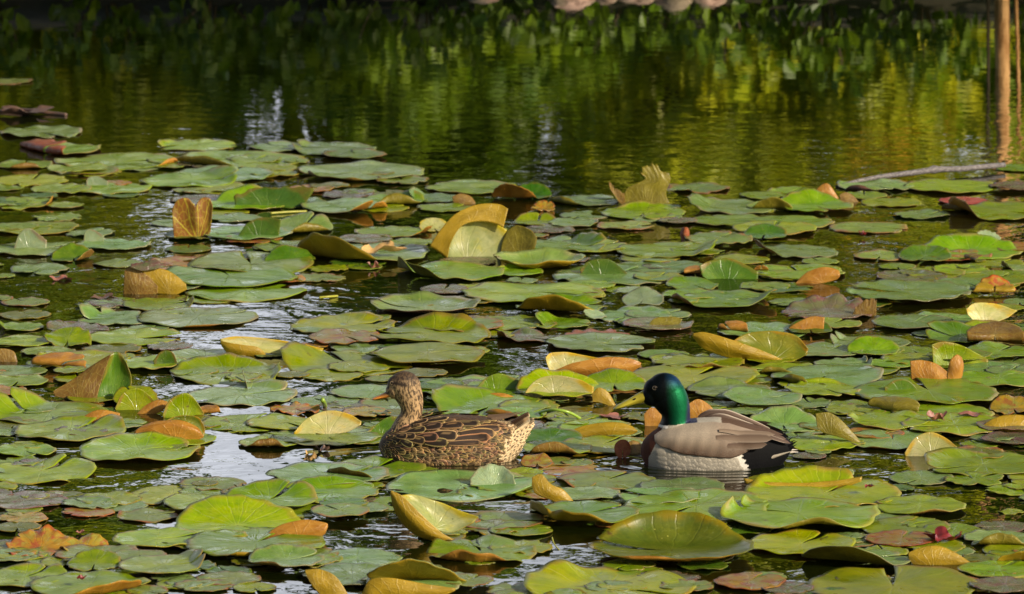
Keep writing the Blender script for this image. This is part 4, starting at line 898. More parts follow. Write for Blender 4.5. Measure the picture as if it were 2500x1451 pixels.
leaf1("tall bright yellow leaf sail mirrored in the dark water", 1114, [[(2209, 1106, 0), (2232, 1070, 12), (2272, 1055, 18), (2310, 1070, 14), (2336, 1091, 4)], [(2210, 1120, 0), (2240, 1118, -3), (2275, 1115, -2), (2305, 1106, 0), (2335, 1098, 3)]], TP['c'], U['y'], bulge=3)
leaf1("olive leaf lobe standing slantwise beyond the drake's tail", 1084, [[(1990, 1010, 10), (2025, 1008, 10), (2062, 1034, 4), (2106, 1084, 0)], [(1995, 1044, 2), (2012, 1058, 0), (2052, 1068, -4), (2103, 1090, -2)]], U['l'], TP['o'], bulge=-5)
leaf1("mustard roll shaped like a banana, before the drake's breast", 1066, [[(1375, 1063, 0), (1420, 1041, 6), (1490, 1030, 8), (1535, 1037, 6), (1557, 1052, 0)], [(1378, 1072, 0), (1420, 1075, -4), (1490, 1068, -4), (1540, 1062, 0), (1556, 1056, 0)]], U['y'], TP['g'], bulge=-9)
leaf1("mustard fold standing at the bottom edge", 1455, [[(744, 1392, 6), (780, 1391, 4), (818, 1406, 0), (852, 1455, -4)], [(747, 1404, 0), (768, 1438, -6), (800, 1468, -8), (848, 1475, -6)]], U['y'], TP['o'], bulge=-6)
leaf1("long mustard wall of the leaf cut by the bottom edge", 1462, [[(882, 1452, 0), (903, 1416, -6), (950, 1411, -12), (1030, 1424, -8), (1112, 1436, 0)], [(886, 1475, -4), (920, 1482, -8), (980, 1482, -10), (1050, 1468, -6), (1112, 1442, 0)]], U['y'], TP['b'], bulge=-8)
leaf1("mustard tongue standing up from a lily pad before the ducks", 1228, [[(1299, 1166, 4), (1322, 1159, 6), (1346, 1182, 0), (1376, 1196, -2), (1405, 1229, 0)], [(1298, 1188, 0), (1308, 1206, -6), (1340, 1220, -8), (1375, 1233, -6), (1403, 1236, 0)]], U['y'], TP['g'], bulge=-7)
leaf1("orange brown rolled flap on the big glowing pad", 1316, [[(633, 1320, 0), (680, 1285, 8), (740, 1269, 12), (794, 1276, 6), (801, 1285, 4)], [(635, 1325, 0), (680, 1322, -4), (730, 1320, -6), (778, 1312, -4), (794, 1304, 0)]], U['o'], TP['g'], bulge=-9)
leaf1("smooth mustard clam-like leaf roll", 1378, [[(2217, 1350, 2), (2250, 1336, 8), (2290, 1333, 10), (2330, 1348, 6), (2371, 1374, 0)], [(2218, 1364, 0), (2236, 1384, -4), (2280, 1388, -6), (2322, 1384, -4), (2369, 1379, 0)]], U['y'], TP['o'], bulge=-8)
leaf1("thick orange rolled leaf doubled by its reflection", 692, [[(1941, 692, 0), (1970, 665, 8), (2010, 652, 10), (2044, 659, 6), (2051, 668, 2)], [(1942, 698, 0), (1975, 697, -4), (2010, 692, -4), (2040, 684, 0), (2050, 676, 0)]], U['o'], TP['o'], bulge=-7)
leaf1("mustard trunk-like leaf roll at the picture edge", 1054, [[(2395, 1042, 0), (2425, 1022, 8), (2470, 1013, 12), (2515, 1016, 12)], [(2397, 1056, 0), (2430, 1061, -6), (2475, 1062, -8), (2515, 1062, -8)]], U['y'], TP['p'], bulge=-8)
leaf1("pale green lobe raised high beside bright water", 1020, [[(397, 1014, 0), (413, 978, 8), (448, 959, 12), (472, 970, 10), (498, 1010, 4)], [(400, 1026, 0), (420, 1030, -4), (450, 1030, -4), (475, 1024, 0), (496, 1018, 2)]], TP['y'], U['l'], bulge=4)
leaf1("pale domed lobe raised beside the tall leaf cone", 1002, [[(281, 998, 0), (300, 960, 8), (335, 948, 12), (362, 964, 8), (381, 985, 2)], [(283, 1008, 0), (310, 1010, 0), (335, 1008, 0), (360, 1002, 0), (380, 992, 0)]], TP['y'], U['l'], bulge=4)
leaf1("red orange rolled lip between two pale lobes", 1010, [[(333, 1011, 0), (355, 990, 6), (385, 977, 8), (409, 981, 4)], [(335, 1018, 0), (360, 1016, -3), (386, 1009, -3), (407, 996, 0)]], U['o'], TP['g'], bulge=-6)
leaf1("orange tube of rolled leaf ending in a dark open mouth", 1034, [[(187, 1034, 0), (215, 1010, 6), (250, 1000, 8), (293, 1010, 2)], [(190, 1044, 0), (220, 1036, -4), (255, 1028, -4), (291, 1020, 0)]], U['o'], TP['g'], bulge=-6)
leaf1("orange rolled leaf lip above the brown duck's back", 976, [[(1152, 977, 0), (1190, 962, 8), (1230, 960, 8), (1263, 972, 2)], [(1153, 984, 0), (1195, 983, -3), (1230, 981, -3), (1261, 978, 0)]], U['o'], TP['g'], bulge=-6)
leaf1("dark green raised lobe against the brown duck's breast", 1060, [[(893, 1058, 0), (915, 1040, 8), (945, 1020, 14), (975, 1018, 14)], [(893, 1068, 0), (915, 1068, 0), (945, 1066, 0), (975, 1062, 0)]], TP['d'], U['y'], bulge=3)
leaf1("puffed cream far wall of the pad before the drake's bill", 975, [[(1268, 985, 0), (1300, 935, 14), (1350, 917, 24), (1410, 925, 22), (1450, 945, 14)], [(1275, 1000, 0), (1310, 975, 10), (1355, 965, 12), (1405, 965, 10), (1448, 968, 8)]], TP['c'], U['o'], bulge=3)
def lobe(label, base, top, foot, f, b, bulge=3, dep=8, **k):
    """a single raised lobe: given only its outline, the middle of its top edge leans back"""
    m = len(top); tt = [(x, y, dep * math.sin(math.pi * (i + .6) / (m + .2))) for i, (x, y) in enumerate(top)]
    return leaf1(label, base, [tt, [(x, y, -1.5 * math.sin(math.pi * (i + .5) / m)) for i, (x, y) in enumerate(foot)]], f, b, bulge=bulge, **k)
lobe("orange veined leaf lobe seen in front of the drake's neck", 1040, [(1572, 1012), (1588, 996), (1610, 1003), (1619, 1020)], [(1574, 1040), (1590, 1048), (1605, 1046), (1617, 1036)], U['o'], TP['g'], -3)
lobe("orange veined leaf lobe behind the drake's nape", 1022, [(1682, 985), (1705, 975), (1730, 987), (1748, 1008)], [(1682, 1026), (1705, 1030), (1725, 1028), (1747, 1018)], U['o'], TP['g'], -3)
lobe("mustard lobe curled over in front of the drake's bill", 990, [(1445, 962), (1462, 946), (1485, 958), (1504, 990)], [(1447, 982), (1462, 984), (1482, 990), (1503, 997)], U['y'], TP['g'], -4)
lobe("orange tent-like leaf standing on a swollen lily pad", 488, [(1981, 480), (2000, 456), (2022, 449), (2047, 482)], [(1985, 488), (2005, 489), (2025, 494), (2046, 496)], U['o'], TP['g'], -5)
lobe("small brown leaf tent beside the orange tent-like leaf", 494, [(2049, 476), (2064, 470), (2082, 477), (2097, 494)], [(2051, 490), (2066, 497), (2080, 501), (2096, 500)], U['b'], TP['g'], -3)
lobe("orange veined half leaf raised behind a dark green twin", 812, [(1918, 808), (1945, 788), (1980, 774), (2013, 775)], [(1922, 820), (1950, 818), (1980, 812), (2011, 804)], U['o'], TP['o'], -4)
lobe("brown upright fold with scalloped orange rim on the purplish pad", 772, [(2082, 764), (2100, 740), (2125, 729), (2140, 733)], [(2084, 780), (2100, 780), (2120, 777), (2139, 770)], U['b'], TP['p'], -3, jag=3)
lobe("small red brown lily pad flap rolled over beside the pulled-up corner", 499, [(1104, 480), (1125, 473), (1148, 479), (1161, 494)], [(1107, 500), (1125, 506), (1145, 507), (1160, 502)], U['b'], TP['g'], -5)
lobe("tan pointed flap rising from a dark lily pad", 799, [(1583, 792), (1600, 777), (1640, 773), (1666, 779)], [(1585, 804), (1605, 805), (1635, 802), (1660, 790)], U['l'], TP['g'], -3)
lobe("dark green raised lobe like a hill, beside a small brown hook", 682, [(1707, 650), (1738, 635), (1790, 633), (1852, 664)], [(1716, 676), (1750, 694), (1800, 696), (1850, 680)], TP['d'], U['l'], 2, 30)
lobe("brown leaf standing at the picture edge over dark water", 884, [(-8, 852), (15, 852), (35, 860), (43, 882)], [(-8, 888), (12, 893), (28, 894), (42, 890)], U['b'], TP['o'], -3)
lobe("toothed green wall of leaf rising by the yellow green stalk", 508, [(570, 480), (622, 461), (700, 457), (770, 461)], [(575, 504), (620, 517), (690, 520), (738, 508)], TP['d'], U['b'], 3, 16, jag=3)
lobe("dark green lily pad lobe lifted like a sail", 582, [(581, 576), (604, 545), (640, 532), (686, 535)], [(588, 588), (620, 595), (650, 595), (680, 582)], TP['d'], U['l'], 2, 10)
lobe("great dark green lobe raised on a pad with a wavy lip", 676, [(1415, 657), (1442, 636), (1490, 635), (1538, 673)], [(1420, 672), (1450, 679), (1490, 683), (1536, 684)], TP['d'], U['y'], 3, 12)
lobe("pale green leaf half folded sharply upward past the buckled pad", 892, [(2274, 841), (2310, 834), (2362, 850), (2413, 880)], [(2278, 888), (2300, 900), (2350, 905), (2411, 892)], TP['y'], U['y'], 4, 14)
lobe("dark tongue-shaped lobe on the very wide pad before the orange wings", 968, [(2158, 947), (2185, 928), (2220, 931), (2254, 970)], [(2165, 966), (2190, 972), (2220, 976), (2252, 980)], TP['d'], U['o'], 3, 10)
lobe("round dark green lobe flipped up beyond the tall leaf cone", 898, [(373, 882), (393, 859), (420, 859), (433, 886)], [(380, 899), (395, 909), (412, 912), (431, 906)], TP['d'], U['y'], 3, 10)
lobe("smooth green mound of leaf just behind the brown duck's neck", 955, [(1158, 952), (1188, 922), (1226, 913), (1290, 940)], [(1165, 966), (1195, 970), (1230, 968), (1286, 954)], TP['g'], U['l'], 3, 16)
lobe("tall pale lobe standing on the pad with a long orange near roll", 610, [(33, 608), (48, 570), (75, 559), (114, 587)], [(38, 620), (60, 622), (85, 618), (113, 606)], TP['s'], U['l'], 3, 10)
lobe("white wedge-shaped lobe standing at a pad's notch", 592, [(204, 590), (209, 564), (228, 561), (254, 576)], [(207, 600), (220, 602), (235, 598), (253, 588)], TP['s'], U['l'], 2, 8)
lobe("pale shark fin lobe standing on a far lily pad", 456, [(211, 455), (214, 435), (238, 431), (264, 443)], [(213, 463), (228, 465), (245, 463), (263, 453)], TP['s'], U['l'], 2, 8)
lobe("long mustard rolled lip below the drake's tail", 1192, [(1815, 1168), (1880, 1177), (1960, 1179), (2050, 1172), (2105, 1164)], [(1818, 1180), (1880, 1194), (1960, 1200), (2050, 1193), (2103, 1176)], U['y'], TP['g'], -6, 4)
leafN("upright two-lobed brown leaf with yellow veins standing in dark water", 468, 582, [
  ([[(420, 512, 4), (432, 489, 8), (457, 484, 6), (476, 504, 0)], [(422, 548, -2), (440, 545, 4), (460, 545, 4), (479, 545, -2)], [(425, 584, 0), (445, 588, 0), (465, 588, 0), (482, 588, 0)]], U['v'], TP['o'], dict(uvr=(-1.0, .02))),
  ([[(477, 505, 0), (490, 486, 6), (510, 484, 8), (519, 503, 2)], [(480, 545, -2), (495, 540, 4), (508, 535, 5), (517, 530, 0)], [(483, 588, 0), (495, 586, 0), (505, 580, 0), (514, 565, 0)]], U['v'], TP['o'], dict(uvr=(-.02, 1.0)))])
PADS.clear()
P(1672,588,36,90,"small red pointed bud of leaf standing by itself",'r',[(180,.0,60,.3),(0,.0,60,.3)],tilt=(80,270),u='r',z=.2,el=1.2,up=True)
more = build_pads()
# ------------------------------------------------------------ ducks
class Frame:
    """side-view coordinates of a duck: photo pixels -> metres in the duck's own frame (x to its tail, y lateral, z up)"""
    def __init__(s, cx, yw):
        s.cx, s.yw = cx, yw; s.o, s.s = at(cx, yw); s.k = math.cos(math.atan((yw + 1400) / FPX))
    def p(s, px, py, lat=0.0):
        return Vector(((px - s.cx) * s.s, lat * s.s, (s.yw - py) * s.s / s.k))
def spline(xs, ys, x): return np.interp(x, xs, ys)
def loft(rings):
    n = len(rings[0]); V = [v for r in rings for v in r]; F = []
    for i in range(len(rings) - 1):
        for k in range(n): F.append((i * n + k, i * n + (k + 1) % n, (i + 1) * n + (k + 1) % n, (i + 1) * n + k))
    F.append(tuple(range(n))[::-1]); F.append(tuple((len(rings) - 1) * n + k for k in range(n)))
    return V, F
def body_loft(fr, top, bot, hw, n=48, m=40, e=2.3):
    x0, x1 = top[0][0], top[-1][0]; rings = []
    tx, tz = zip(*top); bx, bz = zip(*bot); hx, hz = zip(*hw)
    for i in range(n):
        u = i / (n - 1); x = x0 + (x1 - x0) * (.5 - .5 * math.cos(math.pi * u))
        zt, zb, w = np.interp(x, tx, tz), np.interp(x, bx, bz), np.interp(x, hx, hz)
        c, h = (zt + zb) / 2, (zb - zt) / 2; ring = []
        for k in range(m):
            a = 2 * math.pi * k / m; ca, sa = math.cos(a), math.sin(a)
            lx = math.copysign(abs(ca) ** (2 / e), ca) * w; lz = math.copysign(abs(sa) ** (2 / e), sa) * h
            ring.append(fr.p(x, c - lz, lx))
        rings.append(ring)
    return loft(rings)
def spine_loft(fr, st, n=40, m=28):
    """st: (x, y, half height across the spine, half width)"""
    A = np.array(st, float); L = np.concatenate([[0], np.cumsum(np.linalg.norm(np.diff(A[:, :2], axis=0), axis=1))])
    # smooth resample
    u = np.linspace(0, L[-1], n); S = np.stack([np.interp(u, L, A[:, j]) for j in range(4)], 1)
    for _ in range(4): S[1:-1] = (S[:-2] + 2 * S[1:-1] + S[2:]) / 4
    rings = []
    for i in range(n):
        d = S[min(i + 1, n - 1), :2] - S[max(i - 1, 0), :2]; d /= np.linalg.norm(d); nrm = np.array([-d[1], d[0]]); ring = []
        for k in range(m):
            a = 2 * math.pi * k / m
            q = S[i, :2] + nrm * math.sin(a) * S[i, 2]; ring.append(fr.p(q[0], q[1], math.cos(a) * S[i, 3]))
        rings.append(ring)
    return loft(rings)
def ellipsoid(fr, x, y, rx, rz, ry, lat=0.0, rot=0.0, m=24):
    V, F = [], []; c, s = math.cos(rot), math.sin(rot)
    for i in range(m // 2 + 1):
        b = math.pi * i / (m // 2) - math.pi / 2
        for k in range(m):
            a = 2 * math.pi * k / m; X = math.cos(b) * math.cos(a) * rx; Y = math.cos(b) * math.sin(a) * ry; Z = math.sin(b) * rz
            V.append(fr.p(x + X * c - Z * s, y + X * s + Z * c, lat + Y))
    for i in range(m // 2):
        for k in range(m): F.append((i * m + k, i * m + (k + 1) % m, (i + 1) * m + (k + 1) % m, (i + 1) * m + k))
    return V, F
def fuse(name, parts, voxel, smooth, mats, parent, colour=None):
    V, F = merge(parts); me = bpy.data.meshes.new(name + "_raw"); me.from_pydata([tuple(v) for v in V], [], F)
    bm = bmesh.new(); bm.from_mesh(me); bmesh.ops.remove_doubles(bm, verts=bm.verts, dist=1e-6); bmesh.ops.recalc_face_normals(bm, faces=bm.faces); bm.to_mesh(me); bm.free()
    o = bpy.data.objects.new(name + "_raw", me); COL.objects.link(o)
    r = o.modifiers.new('r', 'REMESH'); r.mode = 'VOXEL'; r.voxel_size = voxel
    s = o.modifiers.new('s', 'SMOOTH'); s.factor = .6; s.iterations = smooth
    dg = bpy.context.evaluated_depsgraph_get(); out = bpy.data.meshes.new_from_object(o.evaluated_get(dg)); out.name = name
    bpy.data.objects.remove(o); bpy.data.meshes.remove(me)
    out.materials.clear()
    for m in mats: out.materials.append(m)
    out.polygons.foreach_set('use_smooth', np.ones(len(out.polygons), dtype=bool))
    if colour:
        a = out.color_attributes.new('tone', 'FLOAT_COLOR', 'POINT'); c = np.ones((len(out.vertices), 4), dtype=np.float32)
        for i, v in enumerate(out.vertices): c[i, :3] = colour(v.co)
        a.data.foreach_set('color', c.ravel())
    ob = bpy.data.objects.new(name, out); COL.objects.link(ob); ob.parent = parent
    bv = BVHTree.FromPolygons([v.co.copy() for v in out.vertices], [tuple(p.vertices) for p in out.polygons])
    return ob, bv
def plumage_mat(name, rough=.65, streak=None, spec=.3, metallic=0.0, bumpd=.0015):
    T = NT(name); at_ = T.new('ShaderNodeAttribute', attribute_name='tone'); tc = T.new('ShaderNodeTexCoord').outputs['Object']
    c = at_.outputs['Color']
    if streak:
        n = T.noise(T.scale(tc, streak[0]), streak[1], 2, .6); c = T.mix(T.step(n, .42, .6, 0, streak[2]), c, streak[3])
    n2 = T.noise(T.scale(tc, (1, 1, 1)), 420, 2, .6)
    T.set(Base_Color=c, Roughness=rough, Metallic=metallic, Normal=T.bump(n2, bumpd, .6)); T.b.inputs['Specular IOR Level'].default_value = spec
    return T.m
M_feather = plumage_mat("feather")
def feather_geo(spec, bv, out, side=-1):
    """spec: root, direction (unit, in xz-ish tangent), length, width, lift, colours(fn(u,v)), bend ; writes shingled vane on the surface"""
    root, d, L, Wd, lift, cf, off = spec
    nu, nv = 7, 9; loc, nr, _, _ = bv.find_nearest(root)
    if loc is None: return
    d = (d - nr * d.dot(nr)).normalized(); s = nr.cross(d).normalized()
    V, Fc, Cc = out; b = len(V)
    for j in range(nv):
        v = j / (nv - 1); w = Wd * .5 * (math.sin(math.pi * min(1, .12 + v * .60)) ** .7 if v < .75 else math.sin(math.pi * (.12 + .45)) ** .7 * math.sqrt(max(0.0, 1 - ((v - .75) / .25) ** 2)) + 0.0)
        w = max(w, Wd * .02)
        for i in range(nu):
            u = -1 + 2 * i / (nu - 1); q = loc + d * (L * v) + s * (u * w)
            h, hn, _, dist = bv.find_nearest(q)
            if h is None: h, hn = q, nr
            if dist > .012: p = q + nr * .001
            else: p = h + hn * (off + lift * v * (1 - .35 * u * u) + .0006 * (1 - u * u))
            V.append(p); Cc.append(cf(u, v))
    for j in range(nv - 1):
        for i in range(nu - 1):
            k = b + j * nu + i; Fc.append((k, k + 1, k + nu + 1, k + nu))
def mixc(a, b, t): return tuple(x + (y - x) * t for x, y in zip(a, b))

# ============================================================ the brown hen
FH = Frame(1110, 1119)
hen = empty("duck", FH.o); tag(hen, "brown speckled female duck with an orange brown bill swimming ahead of the drake", 'duck')
DK, BF, PL = (0.014, 0.008, 0.005), (0.56, 0.36, 0.155), (0.70, 0.56, 0.35)
def hen_tone(co):
    px = FH.cx + co.x / FH.s; py = FH.yw - co.z * FH.k / FH.s
    c = (0.30, 0.185, 0.085)
    if py < 1045 and px < 1045:                                  # head and neck
        c = mixc((0.36, 0.24, 0.125), (0.42, 0.27, 0.13), min(1, max(0, (py - 940) / 60)))
        crown = max(0, min(1, (935 - py) / 12)) * (px > 945)
        c = mixc(c, (0.045, 0.026, 0.014), crown * .85)
        # dark stripe through the eye
        ly = 930 + (px - 950) * .16
        st = math.exp(-((py - ly) / 4.8) ** 2) * (1 if px < 990 else math.exp(-((px - 990) / 9) ** 2))
        c = mixc(c, (0.02, 0.012, 0.008), min(1, st * 1.1))
        if px < 951 and py < 948: c = mixc(c, (0.03, 0.018, 0.01), .7)
    elif px > 1215: c = (0.50, 0.35, 0.17)
    else: c = (0.10, 0.055, 0.025)
    return c
hen_parts = [body_loft(FH, [(925, 1084), (932, 1068), (945, 1053), (965, 1041), (990, 1034), (1025, 1026), (1060, 1018), (1107, 1014), (1169, 1018), (1221, 1026), (1252, 1035), (1280, 1032), (1303, 1024)],
    [(925, 1094), (932, 1110), (945, 1135), (975, 1160), (1060, 1172), (1160, 1172), (1225, 1152), (1250, 1128), (1270, 1100), (1285, 1070), (1303, 1036)],
    [(925, 6), (932, 22), (945, 38), (975, 56), (1010, 70), (1070, 82), (1110, 84), (1170, 78), (1220, 62), (1252, 46), (1280, 36), (1303, 25)]),
  spine_loft(FH, [(1000, 1085, 50, 46), (992, 1058, 44, 40), (996, 1036, 33, 32), (1003, 1018, 26.5, 26), (1006, 1002, 26, 25), (1005, 986, 29.5, 26), (1000, 968, 34, 28), (992, 950, 36, 29)]),
  ellipsoid(FH, 989, 942, 39, 35, 29.5, 0, .15), ellipsoid(FH, 966, 954, 24, 21, 20), ellipsoid(FH, 972, 939, 26, 24, 22)]
M_hen = plumage_mat("hen_plumage", streak=((1.0, 1.0, .35), 210, .92, (0.025, 0.014, 0.008)))
hen_body, hen_bv = fuse("body", hen_parts, .0026, 5, [M_hen], hen, hen_tone)
def bill(fr, st, parent, tone, mat, name="bill"):
    rings = []
    for (x, y, h, w) in st:
        ring = []
        for k in range(20):
            a = 2 * math.pi * k / 20; sa = math.sin(a); z = (sa * h if sa > 0 else sa * h * .8) * (1 if abs(math.cos(a)) < .8 else .8)
            ring.append(fr.p(x, y - z, math.cos(a) * w))
        rings.append(ring)
    V, F = loft(rings); cols = []
    for v in V:
        px = fr.cx + v.x / fr.s; py = fr.yw - v.z * fr.k / fr.s; cols.append(tone(px, py, v.y / fr.s))
    o = mesh_obj(name, V, F, [mat], parent, cols=cols); m = o.modifiers.new('s', 'SUBSURF'); m.levels = m.render_levels = 2
    return o
T = NT("bill_horn"); at_ = T.new('ShaderNodeAttribute', attribute_name='tone'); T.set(Base_Color=at_.outputs['Color'], Roughness=.38); M_bill = T.m
def hb(px, py, lat):
    t = (px - 908) / 44; edge = 975 - 5 * (1 - t)
    c = mixc((0.55, 0.20, 0.025), (0.12, 0.07, 0.03), max(0, min(1, (968 + (1 - t) * 3 - py) / 7)))
    return c
bill(FH, [(957, 961, 12, 13), (949, 963, 11, 12), (941, 966, 8.5, 11), (932, 969, 6, 10.5), (922, 972, 4.3, 11), (914, 974, 3.2, 10.5), (909.5, 975.3, 2.2, 7), (908, 975.8, .8, 3)], hen, hb, M_bill)
mesh_obj("gape", *tube_data([FH.p(908.5, 976, -6), FH.p(916, 976.2, -10), FH.p(932, 975, -11), FH.p(945, 973, -12.6), FH.p(951, 970.5, -14)], .0007, 6), [M_soil], hen)
T = NT("duck_eye"); T.set(Base_Color=(0.012, 0.007, 0.004), Roughness=.06); M_eye = T.m
for sgn in (-1, 1):
    hit = hen_bv.ray_cast(FH.p(958, 932.5, sgn * 90), Vector((0, -sgn, 0)))[0] or FH.p(958, 932.5, sgn * 20)
    V, F = ellipsoid(FH, 0, 0, 3.6, 3.4, 3.0); V = [v - FH.p(0, 0) + hit for v in V]
    he = mesh_obj("eye", V, F, [M_eye], hen)
    V, F = tube_data([hit + Vector((math.cos(a) * 4.3 * FH.s, sgn * .0012, math.sin(a) * 3.9 * FH.s)) for a in np.linspace(0, 2 * math.pi, 17)], .0006, 5, False)
    T = NT("hen_eyelid"); T.set(Base_Color=(.34, .24, .13), Roughness=.7); mesh_obj("eyelid", V, F, [T.m], he)
def hen_f(kind, sd):
    r = random.Random(sd); j = r.uniform(.8, 1.2); dk = tuple(x * j * .75 for x in DK); bf = tuple(x * r.uniform(.85, 1.2) for x in BF)
    if kind == 'flank':
        sg = r.choice([-1, 1]); am = r.uniform(.35, 1); iw = r.uniform(.14, .34); ia = r.uniform(.2, .9)
        def f(u, v):
            e = max(u * sg, (v - .58) * 2.1, -u * sg - .22); t = max(0, min(1, (e - .50) / .25)) * am
            inner = max(0, 1 - abs(u * sg + .25 - .3 * v) / iw) * (v > .15) * (v < .8)
            return mixc(mixc(dk, bf, t), bf, inner * ia)
    elif kind == 'back':
        r2 = r.uniform(.5, 1)
        def f(u, v):
            e = max(abs(u), (v - .5) * 1.95); t = max(0, min(1, (e - .80) / .12)) * r2
            inner = max(0, 1 - abs(u - .25) / .14) * (v > .3) * (v < .7) * r.choice([1, 1])
            return mixc(mixc((0.018, 0.010, 0.006), bf, t), bf, inner * .75)
    elif kind == 'tert':
        def f(u, v):
            e = max(abs(u), (v - .5) * 1.95); t = max(0, min(1, (e - .84) / .1)) * .85
            inner = max(0, 1 - abs(u + .2 + .3 * (v - .5)) / .16) * (v > .45) * (v < .8)
            return mixc(mixc((0.035, 0.02, 0.013), bf, t), (0.26, 0.15, 0.07), inner * .6)
    elif kind == 'breast':
        def f(u, v):
            e = max(abs(u), (v - .5) * 1.9); return mixc(tuple(x * 1.3 for x in dk), bf, max(0, min(1, (e - .62) / .2)))
    elif kind == 'vent':
        def f(u, v):
            c = mixc(PL, BF, r.random() * .6); sp = max(0, 1 - (u / .42) ** 2 - ((v - .55) / .24) ** 2)
            return mixc(c, (0.05, 0.03, 0.015), min(1, sp * 2.4))
    elif kind == 'pale': return lambda u, v: mixc(PL, (0.66, .58, .42), .5)
    else:
        def f(u, v): return mixc((0.10, 0.055, 0.03), (0.30, .18, .09), max(0, abs(u) - .7) * 3)
    return f
rq = random.Random(4)
def surf(fr, bv, px, py, side):
    h = bv.ray_cast(fr.p(px, py, side * 160), Vector((0, -side, 0)))
    return h[0]
for part, kinds in (("body_feathers", 1), ("wing", 2), ("tail", 3)):
    V, Fc, Cc = [], [], []
    for side in (-1, 1):
        if kinds == 1:
            # shingles from tail to breast so that the front ones overlie the rear ones
            for px in np.arange(1292, 924, -7.6):
                for py in np.arange(1024, 1150, 9.5):
                    x = px + rq.uniform(-3, 3); y = py + rq.uniform(-3.5, 3.5)
                    # leave the neck bare of big feathers
                    if x < 1040 and y < 1040 + max(0, (975 - x)) * .25: continue
                    h = surf(FH, hen_bv, x, y, side)
                    if h is None: continue
                    vent = x > 1222 + (y - 1075) * -.35 and y > 1030
                    if vent: k, L, w = 'vent', 19, 8.5
                    elif x < 968: k, L, w = 'breast', rq.uniform(12, 18), rq.uniform(5, 8)
                    else: k, L, w = 'flank', rq.uniform(20, 36), rq.uniform(9, 17)
                    if x > 1150 and not vent: L *= .85; w *= .8
                    ang = rq.uniform(-.3, .3) + (.30 if x < 975 else .12) + (-.75 if vent else 0)
                    d = Vector((math.cos(ang), 0, -math.sin(ang)))
                    feather_geo((h, d, L * FH.s, w * FH.s, .0024, hen_f(k, rq.random()), .0006), hen_bv, (V, Fc, Cc), side)
        elif kinds == 2:
            V, Fc, Cc = [], [], []
            W_ = [  # root x, y, tip x, y, width, kind
                (1150, 1040, 1225, 1022, 20, 'tert'), (1125, 1048, 1213, 1040, 23, 'tert'), (1105, 1060, 1200, 1052, 20, 'tert'), (1095, 1068, 1178, 1064, 12, 'tert'),
                (1100, 1028, 1172, 1021, 17, 'back'), (1062, 1050, 1120, 1056, 22, 'back'), (1075, 1034, 1133, 1030, 17, 'back'), (1040, 1066, 1098, 1070, 17, 'back'), (1020, 1058, 1075, 1062, 18, 'back'),
                (1030, 1040, 1084, 1042, 17, 'back'), (1048, 1028, 1098, 1021, 14, 'back'), (1005, 1048, 1046, 1050, 14, 'back'), (1003, 1062, 1044, 1072, 14, 'back'), (985, 1058, 1022, 1066, 13, 'back'),
                (1012, 1036, 1050, 1032, 12, 'back'), (985, 1068, 1016, 1080, 12, 'back'), (974, 1060, 1003, 1066, 11, 'back'), (1030, 1026, 1060, 1020, 10, 'back')]
            for q, (x0, y0, x1, y1, w, k) in enumerate(W_):
                h = surf(FH, hen_bv, x0, y0, side)
                if h is None: continue
                dd = Vector((x1 - x0, 0, -(y1 - y0))).normalized(); L = math.hypot(x1 - x0, y1 - y0)
                feather_geo((h, dd, L * FH.s, w * 1.25 * FH.s, .0035, hen_f(k, q), .0035 + .0007 * q), hen_bv, (V, Fc, Cc), side)
            mesh_obj('wing', V, Fc, [M_feather], hen, cols=Cc)
        else:
            for q in range(7):
                a = q / 6
                x0, y0 = 1232 + 4 * a, 1068 - 26 * a; L = 78 - 14 * a; an = math.radians(37 - 6 * a)
                h = FH.p(x0, y0, side * (34 - 26 * a)); s_ = Vector((0, side, 0)); dd = Vector((math.cos(an), 0, math.sin(an)))
                up = dd.cross(s_).normalized() * (1 if dd.cross(s_).z > 0 else -1)
                b = len(V); f = hen_f('pale' if q < 2 else ('vent' if q < 5 else 'dark'), q)
                for j in range(8):
                    v = j / 7; w = 6.5 * (1 - .1 * v) * (1 if v < .8 else math.sqrt(max(0, 1 - ((v - .8) / .2) ** 2)) + .05)
                    for i in range(5):
                        u = -1 + i / 2; V.append(h + dd * L * v * FH.s + (s_ * .75 + up * .66) * u * w * FH.s + up * .003 * (1 - u * u)); Cc.append(f(u, v))
                for j in range(7):
                    for i in range(4):
                        k = b + j * 5 + i; Fc.append((k, k + 1, k + 6, k + 5))
            # primaries: thin dark points crossing above the rump
            b = len(V)
            x0, y0, x1, y1 = (1200, 1022, 1281, 1003) if side < 0 else (1190, 1020, 1268, 1008)
            for j in range(9):
                v = j / 8
                for i in range(3):
                    u = i - 1; wd = 4.5 * (1 - v) ** .8 + .4
                    V.append(FH.p(x0 + (x1 - x0) * v, y0 + (y1 - y0) * v ** 1.4 + u * wd, side * (14 - 4 * v))); Cc.append((0.13, 0.085, 0.055))
            for j in range(8):
                for i in range(2):
                    k = b + j * 3 + i; Fc.append((k, k + 1, k + 4, k + 3))
    if kinds != 2: mesh_obj(part, V, Fc, [M_feather], hen, cols=Cc)

